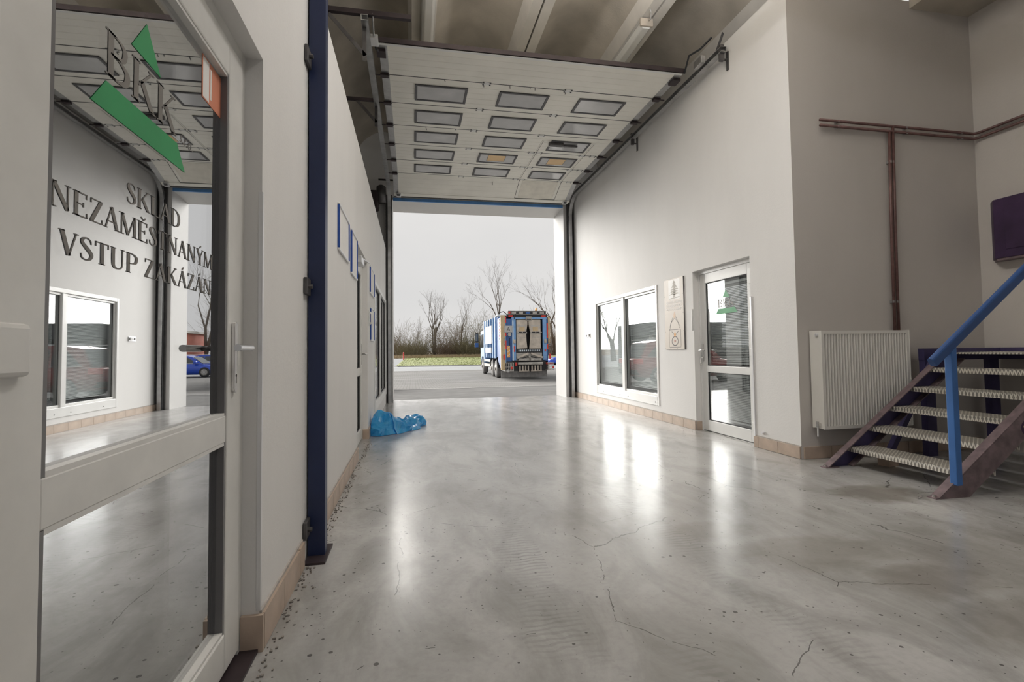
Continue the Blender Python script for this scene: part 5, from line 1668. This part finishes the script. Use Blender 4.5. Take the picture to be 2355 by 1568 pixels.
# ---- cars ----------------------------------------------------------------
def make_car(label, paint, loc, rz, suv=False):
    t = thing('parked_car', label, 'car', loc, rz)
    Lh, Wd = 2.28, 0.88
    hb = 0.98 if suv else 0.90
    hr_ = 1.68 if suv else 1.48
    gc = 0.24 if suv else 0.18
    # body: side sections lofted along the length (x forward)
    secs = [(-2.28, gc + .12, .62, .70), (-2.22, gc + .05, hb - .06, .80), (-1.9, gc, hb, Wd), (-1.0, gc, hb, Wd), (0.2, gc, hb, Wd), (0.9, gc, hb - .02, Wd), (1.6, gc, hb - .10, Wd - .02), (2.1, gc + .02, hb - .22, .80), (2.28, gc + .1, .58, .66)]
    b = MB()
    n = 10
    for (x, z0, z1, w_) in secs:
        for (sy, sz) in ((-0.9, 0.0), (-1.0, .25), (-1.0, .6), (-.97, .9), (-.86, 1.0), (.86, 1.0), (.97, .9), (1.0, .6), (1.0, .25), (.9, 0.0)):
            b.v.append((x, sy * w_, z0 + sz * (z1 - z0)))
    for i in range(len(secs) - 1):
        for j in range(n):
            j2 = (j + 1) % n
            b.f.append((i * n + j, (i + 1) * n + j, (i + 1) * n + j2, i * n + j2))
    b.f.append(tuple(range(n)))
    b.f.append(tuple((len(secs) - 1) * n + j for j in reversed(range(n))))
    b.build('body', paint, t, smooth=True)
    prof = [(-2.05, hb - .03), (-1.72, hr_ - .10), (-1.2, hr_), (0.1, hr_ - .01), (0.55, hr_ - .12), (1.25, hb - .04)]
    c = MB()
    for (x, z) in prof:
        k = (z - hb) / (hr_ - hb)
        w_ = Wd * (0.93 - .16 * max(0, k))
        c.v += [(x, -Wd * .93, hb - .05), (x, -w_, z), (x, w_, z), (x, Wd * .93, hb - .05)]
    for i in range(len(prof) - 1):
        for j in range(3):
            c.f.append((i * 4 + j, i * 4 + j + 1, (i + 1) * 4 + j + 1, (i + 1) * 4 + j))
    cab = c.build('cabin', paint, t)
    for s_ in (-1, 1):
        y_ = s_ * Wd * .90
        for (q, nm) in (([(-1.78, hb + .07), (-1.30, hr_ - .14), (-.95, hr_ - .12), (-.95, hb + .03)], 'side_window'), ([(-.88, hb + .03), (-.88, hr_ - .12), (-.05, hr_ - .12), (-.02, hb + .03)], 'side_window'), ([(.05, hb + .03), (.02, hr_ - .12), (.25, hr_ - .14), (.92, hb + .04)], 'side_window')):
            vs = []
            for (x, z) in q:
                k = (z - hb) / (hr_ - hb)
                vs.append((x, s_ * (Wd * (0.93 - .155 * k) + 0.006), z))
            n2 = len(vs)
            MB().add(vs + [(v[0], v[1] - s_ * .02, v[2]) for v in vs], [tuple(range(n2)), tuple(reversed(range(n2, 2 * n2)))] + [(i, i + n2, (i + 1) % n2 + n2, (i + 1) % n2) for i in range(n2)]).build(nm, 'car_glass', cab)
        MB().bar((-1.75, s_ * Wd * .80, hr_ + .03), (0.1, s_ * Wd * .80, hr_ + .04), .03, .03).build('roof_rail', 'chrome', t)
        MB().bar((-1.80, s_ * (Wd * .92), hb + .045), (1.0, s_ * (Wd * .92), hb + .02), .015, .02).build('window_trim', 'chrome', cab)
        MB().box(-2.26, -1.98, s_ * Wd * .62, s_ * Wd * .985, hb - .22, hb - .02).build('tail_lamp', 'tail_red', t, bevel=.03)
        MB().box(1.95, 2.24, s_ * Wd * .55, s_ * Wd * .92, hb - .36, hb - .22).build('headlamp', 'chrome', t, bevel=.03)
        MB().box(.72, .92, s_ * Wd * .98, s_ * (Wd + .17), hb + .02, hb + .17).build('mirror', paint, t, bevel=.03)
        for x in (-1.36, 1.36):
            wl = MB().lathe([(0.20, -.10), (.31, -.105), (.335, -.07), (.335, .07), (.31, .105), (.20, .10)], (x, s_ * (Wd - .08), .335), 'y', 22).build('wheel', 'tyre', t, smooth=True)
            rim = MB().lathe([(0.21, 0), (.20, .012), (.06, .02)], (x, s_ * (Wd + .022) - .006, .335), 'y', 22)
            rim.build('rim', 'truck_grey', wl)
            for q in range(8):
                a = 2 * PI * q / 8
                MB().bar((x, s_ * (Wd + .033), .335), (x + .2 * math.cos(a), s_ * (Wd + .033), .335 + .2 * math.sin(a)), .02, .035, (0, 1, 0)).build('spoke', 'silver', wl)
    MB().box(-2.30, -1.9, -.8, .8, gc + .10, gc + .30).build('rear_bumper', 'truck_dark' if suv else paint, t, bevel=.04)
    wv_ = MB().add([(0.58, -.62, hr_ - .13), (0.58, .62, hr_ - .13), (1.22, .74, hb + .0), (1.22, -.74, hb + .0)], [(0, 1, 2, 3)])
    for i_ in range(4):
        v = wv_.v[i_]
        wv_.v[i_] = (v[0] + .012, v[1], v[2] + .012)
    wv_.build('windscreen', 'car_glass', cab)
    rv = MB().add([(-1.75, -.60, hr_ - .13), (-1.75, .60, hr_ - .13), (-2.03, .72, hb + .02), (-2.03, -.72, hb + .02)], [(3, 2, 1, 0)])
    for i_ in range(4):
        v = rv.v[i_]
        rv.v[i_] = (v[0] - .014, v[1], v[2] + .006)
    rv.build('rear_window', 'car_glass', cab)
    MB().box(-2.305, -2.29, -.26, .26, gc + .34, gc + .45).build('number_plate', 'truck_white', t)
    return t
make_car('bright blue estate car parked to the right of the yard', 'car_blue', (13.75, 38.0, GZ), PI)
make_car('bright blue car on the road just right of the truck', 'car_blue', (15.75, 49.5, GZ), PI)
make_car('dark red sport utility car left of the gate', 'car_red', (-3.25, 18.9, gz(18.9)), PI, True)
make_car('silver car standing further left in the yard', 'car_silver', (-6.3, 28.5, GZ), PI / 2 + .5)

# ---- refuse truck ----------------------------------------------------------
TX, TY = 5.86, 26.0
K = thing('refuse_truck', 'blue refuse collection truck seen from behind in the yard', 'truck', (TX, TY, GZ))
def P(name, m, parent=None, bevel=0.0, smooth=False):
    return lambda b: b.build(name, m, parent or K, bevel=bevel, smooth=smooth)
# chassis and wheels
MB().box(-0.45, 0.45, 0.5, 8.6, 0.65, 0.95).build('chassis', 'truck_dark', K)
def wheel(x, y, s_):
    wl = MB().lathe([(0.26, -.14), (.46, -.15), (.51, -.10), (.51, .10), (.46, .15), (.26, .14)], (x, y, .51), 'x', 24).build('wheel', 'tyre_dusty', K, smooth=True)
    MB().lathe([(0.27, 0), (.25, s_ * .01), (.10, s_ * .06), (.09, s_ * .10)], (x + s_ * .135, y, .51), 'x', 20).build('hub', 'truck_grey', wl)
for yy in (2.35, 3.70, 7.75):
    for s_ in (-1, 1):
        wheel(s_ * 1.08, yy, s_)
for yy in (2.35, 3.70):
    for s_ in (-1, 1):
        fd = [(yy + .62 * math.cos(a), .51 + .62 * math.sin(a)) for a in np.linspace(.1, PI - .1, 12)]
        MB().strip(fd, 'x', s_ * 0.9, s_ * 1.24).build('mudguard', 'truck_dark', K)
# compactor body with side ribs
body = MB().box(-1.22, 1.22, 1.7, 6.6, 1.15, 3.38).build('body', 'truck_blue', K, bevel=.03)
for s_ in (-1, 1):
    for k in range(6):
        y = 2.05 + k * 0.88
        MB().box(s_ * 1.22, s_ * 1.30, y, y + .20, 1.1, 3.42).build('body_rib', 'truck_light', body)
        MB().box(s_ * 1.22, s_ * 1.305, y + .20, y + .24, 1.1, 3.42).build('rib_edge', 'truck_pale', body)
    MB().box(s_ * 1.25, s_ * 1.315, 3.3, 5.9, 1.95, 3.0).build('side_board', 'truck_white', body)
    MB().box(s_ * 1.25, s_ * 1.315, 3.5, 5.9, 1.40, 1.72).build('side_board', 'truck_white', body)
    MB().box(s_ * 1.14, s_ * 1.24, 4.4, 7.0, .55, .72).build('side_guard', 'truck_grey', K)
    MB().box(s_ * 1.14, s_ * 1.24, 4.4, 7.0, .85, 1.0).build('side_guard', 'truck_grey', K)
# cab
cab = MB().prism([(6.85, .75), (8.95, .75), (9.0, 1.6), (8.75, 2.85), (6.85, 2.95)], 'x', -1.2, 1.2).build('cab', 'truck_light', K, bevel=.05)
for s_ in (-1, 1):
    MB().prism([(7.5, 1.75), (8.7, 1.75), (8.5, 2.6), (7.5, 2.65)], 'x', s_ * 1.2, s_ * 1.212).build('side_window', 'car_glass', cab)
    MB().tube([(s_ * 1.15, 8.75, 2.75), (s_ * 1.48, 8.85, 2.78), (s_ * 1.48, 8.85, 1.75), (s_ * 1.18, 8.75, 1.75)], .022, 6).build('mirror_arm', 'truck_dark', cab)
    MB().box(s_ * 1.38, s_ * 1.62, 8.80, 8.95, 2.15, 2.75).build('mirror', 'truck_dark', cab, bevel=.02)
    MB().box(s_ * 1.40, s_ * 1.60, 8.785, 8.80, 2.2, 2.7).build('mirror_glass', 'car_glass', cab)
    MB().box(s_ * 1.38, s_ * 1.62, 8.80, 8.95, 1.78, 2.08).build('mirror', 'truck_blue', cab, bevel=.02)
    fd = [(7.75 + .66 * math.cos(a), .51 + .66 * math.sin(a)) for a in np.linspace(-.1, PI + .1, 14)]
    MB().strip(fd, 'x', s_ * 0.85, s_ * 1.25).build('mudguard', 'truck_white', K)
MB().box(-1.0, 1.0, 8.98, 8.99, 1.75, 2.6).build('windscreen', 'car_glass', cab)
# tailgate (hopper)
tg = MB()
for s_ in (-1, 1):
    tg.prism([(0.0, .9), (0.0, 3.2), (0.55, 3.3), (1.75, 3.3), (1.75, 1.0), (0.9, .55)], 'x', s_ * 1.06, s_ * 1.20)
tg.box(-1.06, 1.06, .55, 1.75, 1.0, 3.28)
tail = tg.build('tailgate', 'truck_blue', K)
MB().box(-1.06, 1.06, .5, .56, 1.0, 3.2).build('hopper_shade_sheet', 'truck_dark', tail)  # dark sheet standing for the shade inside the hopper
MB().prism([(.1, 3.2), (.42, 1.1), (.62, 1.1), (.75, 3.28)], 'x', -1.225, -1.20).build('side_brace', 'truck_light', tail)
MB().prism([(.86, 3.28), (.96, 3.28), (.74, .9), (.66, .9)], 'x', -1.222, -1.20).build('side_stripe', 'truck_pale', tail)
for k in range(7):
    z = 2.0 + k * .17
    MB().prism([(.12, z), (.26, z + .09), (.26, z + .17), (.12, z + .08)], 'x', -1.375, -1.345).build('hazard_stripe', 'tail_red' if k % 2 else 'truck_white', tail)
# tan corner posts
MB().box(-1.34, -1.10, -.06, .10, .50, 3.38).build('corner_panel', 'truck_tan', tail, bevel=.02)
MB().box(1.22, 1.33, -.05, .10, 1.9, 3.30).build('corner_panel', 'truck_tan', tail, bevel=.02)
# recessed blue side bay, light frames, top bar
MB().box(-1.08, -.74, .06, .12, .95, 3.2).build('side_bay', 'truck_blue', tail)
MB().box(-1.10, -1.06, -.02, .1, .9, 3.2).build('bay_edge', 'truck_light', tail)
for (a, c) in ((-.74, -.53), (.93, 1.13)):
    MB().box(a, c, -.04, .14, 1.0, 3.20).build('hopper_frame', 'truck_light', tail, bevel=.015)
MB().box(-.72, -.66, -.05, -.04, 1.0, 3.1).build('frame_stripe', 'truck_pale', tail)
MB().box(1.13, 1.22, .02, .14, 1.0, 3.2).build('side_bay', 'truck_blue', tail)
MB().box(-.75, 1.15, -.05, .05, 3.17, 3.26).build('top_bar', 'truck_light', tail, bevel=.015)
MB().box(-1.0, 1.2, .0, .8, 3.28, 3.42).build('top_deck', 'truck_dark', tail)
lb_ = MB().box(-.95, 1.12, -.05, .25, 3.42, 3.60).build('light_bar', 'truck_dark', tail, bevel=.01)
MB().frame('y', -.065, .02, -.95, 1.12, 3.41, 3.61, .022).build('light_bar_frame', 'truck_grey', lb_)
for k in range(5):
    MB().box(-.75 + k * .38, -.52 + k * .38, -.07, -.05, 3.46, 3.56).build('bar_panel', 'truck_grey' if k != 2 else 'truck_blue', lb_)
MB().box(-.92, -.82, -.075, -.05, 3.46, 3.57).build('marker_lamp', 'tail_red', lb_)
MB().lathe([(.06, 3.60), (.065, 3.66), (.045, 3.74), (.01, 3.75)], (.60, .05, 0), 'z', 14).build('beacon', 'sign_orange', lb_, smooth=True)
for (a, c) in ((-.92, -.68), (.86, 1.10)):
    MB().box(a, c, -.06, .0, 3.29, 3.38).build('high_lamp', 'tail_red', tail, bevel=.01)
MB().tube([(-.62, -.05, 3.15), (-.60, -.08, 3.38), (-.55, -.08, 3.42)], .02, 6).build('hose', 'truck_dark', tail)
MB().tube([(-1.45, .5, 3.32), (-1.3, .45, 3.55), (-1.1, .4, 3.6), (-.95, .3, 3.45)], .025, 6).build('hose', 'truck_dark', tail)
MB().box(-1.5, -.95, .05, .6, 3.33, 3.42).build('roof_box', 'truck_pale', tail, bevel=.02)
# camera box over the lids
MB().box(0.0, .30, -.16, -.02, 3.08, 3.30).build('camera_box', 'truck_grey', tail, bevel=.015)
MB().box(.03, .27, -.18, -.16, 3.12, 3.18).build('camera_slot', 'truck_dark', tail)
# the two lids with the dark gap
def lid(pts):
    return MB().prism(pts, 'y', -.06, .02).build('bin_lid', 'truck_lid', tail, bevel=.02)
l1 = lid([(-.50, 3.13), (.10, 3.13), (.10, 2.9), (.02, 2.45), (.04, 2.0), (.08, 1.62), (-.50, 1.60)])
l2 = lid([(.16, 3.13), (.81, 3.13), (.81, 1.60), (.18, 1.60), (.22, 2.0), (.24, 2.45), (.16, 2.9)])
for (l_, a, c) in ((l1, -.48, .06), (l2, .24, .86)):
    MB().box(a, c, -.085, -.06, 2.45, 2.49).build('lid_bar', 'truck_grey', l_)
    MB().tube([(a + .10, -.10, 2.47), (a + .25, -.10, 2.47)], .03, 8).build('bar_grip', 'truck_dark', l_)
    MB().tube([(a + .32, -.10, 2.47), (a + .48, -.10, 2.47)], .03, 8).build('bar_grip', 'truck_dark', l_)
    MB().box(a + .14, a + .42, -.072, -.06, 2.53, 2.74).build('lid_plate', 'truck_tan', l_)
    for q in range(3):
        MB().box(a + .05 + q * .17, a + .17 + q * .17, -.066, -.06, 2.79, 2.83).build('reflector_strip', 'truck_white', l_)
    MB().box(a + .02, a + .54, -.066, -.06, 2.38, 2.41).build('lid_rib', 'truck_grey', l_)
for lx0 in (-.40, .34):
    sans('lid_print', 'ZOELLER', 'truck_grey', tail, (lx0, -.0605, 2.17), (1, 0, 0), (0, 0, 1), .075, .38)
# A plate and round plate
MB().box(-1.16, -.74, -.10, -.085, 2.47, 2.82).build('letter_plate', 'truck_white', tail, bevel=.01)
sans('plate_letter', 'A', 'sign_dark', tail, (-1.05, -.101, 2.53), (1, 0, 0), (0, 0, 1), .22, .22)
MB().lathe([(.095, -.09), (.095, -.10)], (-.88, 0, 2.36), 'y', 22).build('speed_disc', 'truck_white', tail)
MB().lathe([(.075, -.1005), (.075, -.102)], (-.88, 0, 2.36), 'y', 22).build('disc_print', 'truck_grey', tail)
# orange chevron board
MB().box(-1.0, -.84, .04, .06, 1.16, 1.78).build('chevron_board', 'sign_orange', tail)
for k in range(3):
    z = 1.2 + k * .2
    MB().prism([(-1.0, z), (-.84, z + .10), (-.84, z + .16), (-1.0, z + .06)], 'y', .036, .04).build('chevron', 'sign_peach', tail)
for (za_, zc_) in ((2.28, 2.46), (1.58, 2.04), (2.98, 3.16), (3.2, 3.3)):
    MB().box(-1.10, -1.04, -.03, -.02, za_, zc_).build('red_reflector', 'tail_red', tail)
for (za_, zc_) in ((2.15, 2.95), (1.55, 1.85)):
    MB().box(1.15, 1.22, -.01, .02, za_, zc_).build('red_reflector', 'tail_red', tail)
MB().tube([(-1.10, -.08, 2.18), (-1.18, -.14, 2.15), (-1.18, -.14, 1.85), (-1.10, -.08, 1.82)], .02, 6).build('grab_handle', 'truck_grey', tail)
MB().tube([(1.26, -.08, 2.1), (1.34, -.14, 2.08), (1.34, -.14, 1.8), (1.26, -.08, 1.76)], .02, 6).build('grab_handle', 'truck_grey', tail)
MB().tube([(-.83, .03, 2.18), (-.86, .0, 2.1), (-.85, .0, 1.75)], .018, 6).build('lever', 'truck_dark', tail)
for x in (-.62, 1.05):
    MB().box(x - .06, x + .06, -.12, -.04, 1.90, 2.10).build('switch_box', 'truck_lid', tail, bevel=.01)
for (x, zc_) in ((-.62, 1.62), (-.62, 1.45), (1.05, 1.45)):
    MB().box(x - .03, x + .03, -.07, -.04, zc_, zc_ + .12).build('control_button', 'tail_red', tail)
# comb, lifting arms and rollers
MB().box(-.52, .86, -.10, .02, 1.40, 1.60).build('comb_back', 'truck_dark', tail)
for k in range(12):
    x = -.42 + k * .10
    MB().box(x, x + .05, -.14, -.10, 1.46, 1.55).build('comb_tooth', 'truck_pale', tail)
MB().box(-.52, .86, -.06, .1, .98, 1.40).build('lift_back', 'truck_grey', tail)
for (x0_, x1_) in ((-.5, .1), (.88, .26)):
    MB().bar((x0_, -.14, 1.14), (x1_, -.14, 1.36), .08, .10).build('lift_arm', 'truck_lid', tail)
    MB().bar((x0_, -.12, 1.02), (x1_, -.12, 1.20), .05, .05).build('lift_arm', 'truck_dark', tail)
MB().lathe([(.05, -.16), (.05, -.10)], (.17, 0, 1.18), 'y', 12).build('lift_pivot', 'truck_grey', tail)
for (a, c) in ((-.42, .12), (.22, .80)):
    MB().box(a, c, -.20, -.10, .98, 1.10).build('lift_beam', 'truck_grey', tail, bevel=.02)
    MB().tube([(a - .05, -.22, .83), (c + .05, -.22, .83)], .075, 12).build('roller', 'truck_grey', tail)
    MB().box(a, c, -.12, .1, .42, .80).build('lift_shade_block', 'truck_dark', tail)  # black block in place of the shade under the roller
    for k in range(4):
        x = a + .03 + k * (c - a - .1) / 3
        MB().box(x, x + .05, -.24, -.12, .45, .72).build('lift_hook', 'truck_lid', tail)
    MB().box(a, c, -.22, -.14, .42, .46).build('lift_bar', 'truck_lid', tail)
MB().box(-1.1, 1.2, .0, .5, .45, .95).build('under_frame', 'truck_dark', K)
# lamps
for (a, c) in ((-1.22, -1.12), (1.25, 1.34)):
    MB().box(a, c, -.12, -.06, 1.05, 1.32).build('tail_lamp', 'tail_red', tail, bevel=.01)
MB().box(-.60, -.50, -.14, -.06, .72, .90).build('side_lamp', 'tail_red', tail, bevel=.01)
MB().box(1.06, 1.40, -.30, -.10, .78, .88).build('red_step_edge', 'tail_red', tail)
# foot boards
for (a, c, z0_, z1_) in ((-1.18, -.74, .46, .88), (1.05, 1.42, .48, .86)):
    sp_ = MB()
    for q in range(6):
        x = a + (c - a) * q / 5
        sp_.tube([(x, -.34, z1_), (x, -.34, z0_), (x, .0, z0_)], .018, 5)
    sp_.tube([(a, -.34, z1_), (c, -.34, z1_)], .022, 6).tube([(a, -.34, z0_), (c, -.34, z0_)], .022, 6).tube([(a, -.34, (z0_ + z1_) / 2), (c, -.34, (z0_ + z1_) / 2)], .016, 5)
    sp_.build('foot_board', 'truck_grey', tail)
    MB().box(a + .3, a + .38, -.37, -.34, .56, .68).build('reflector', 'tail_red', tail)
MB().lathe([(.08, -.38), (.07, -.30), (.02, -.28)], (-1.04, 0, .47), 'y', 14).build('work_lamp', 'truck_white', tail)
MB().box(-1.34, 1.14, .02, .06, .12, .46).build('mud_flap', 'tyre_dusty', K)
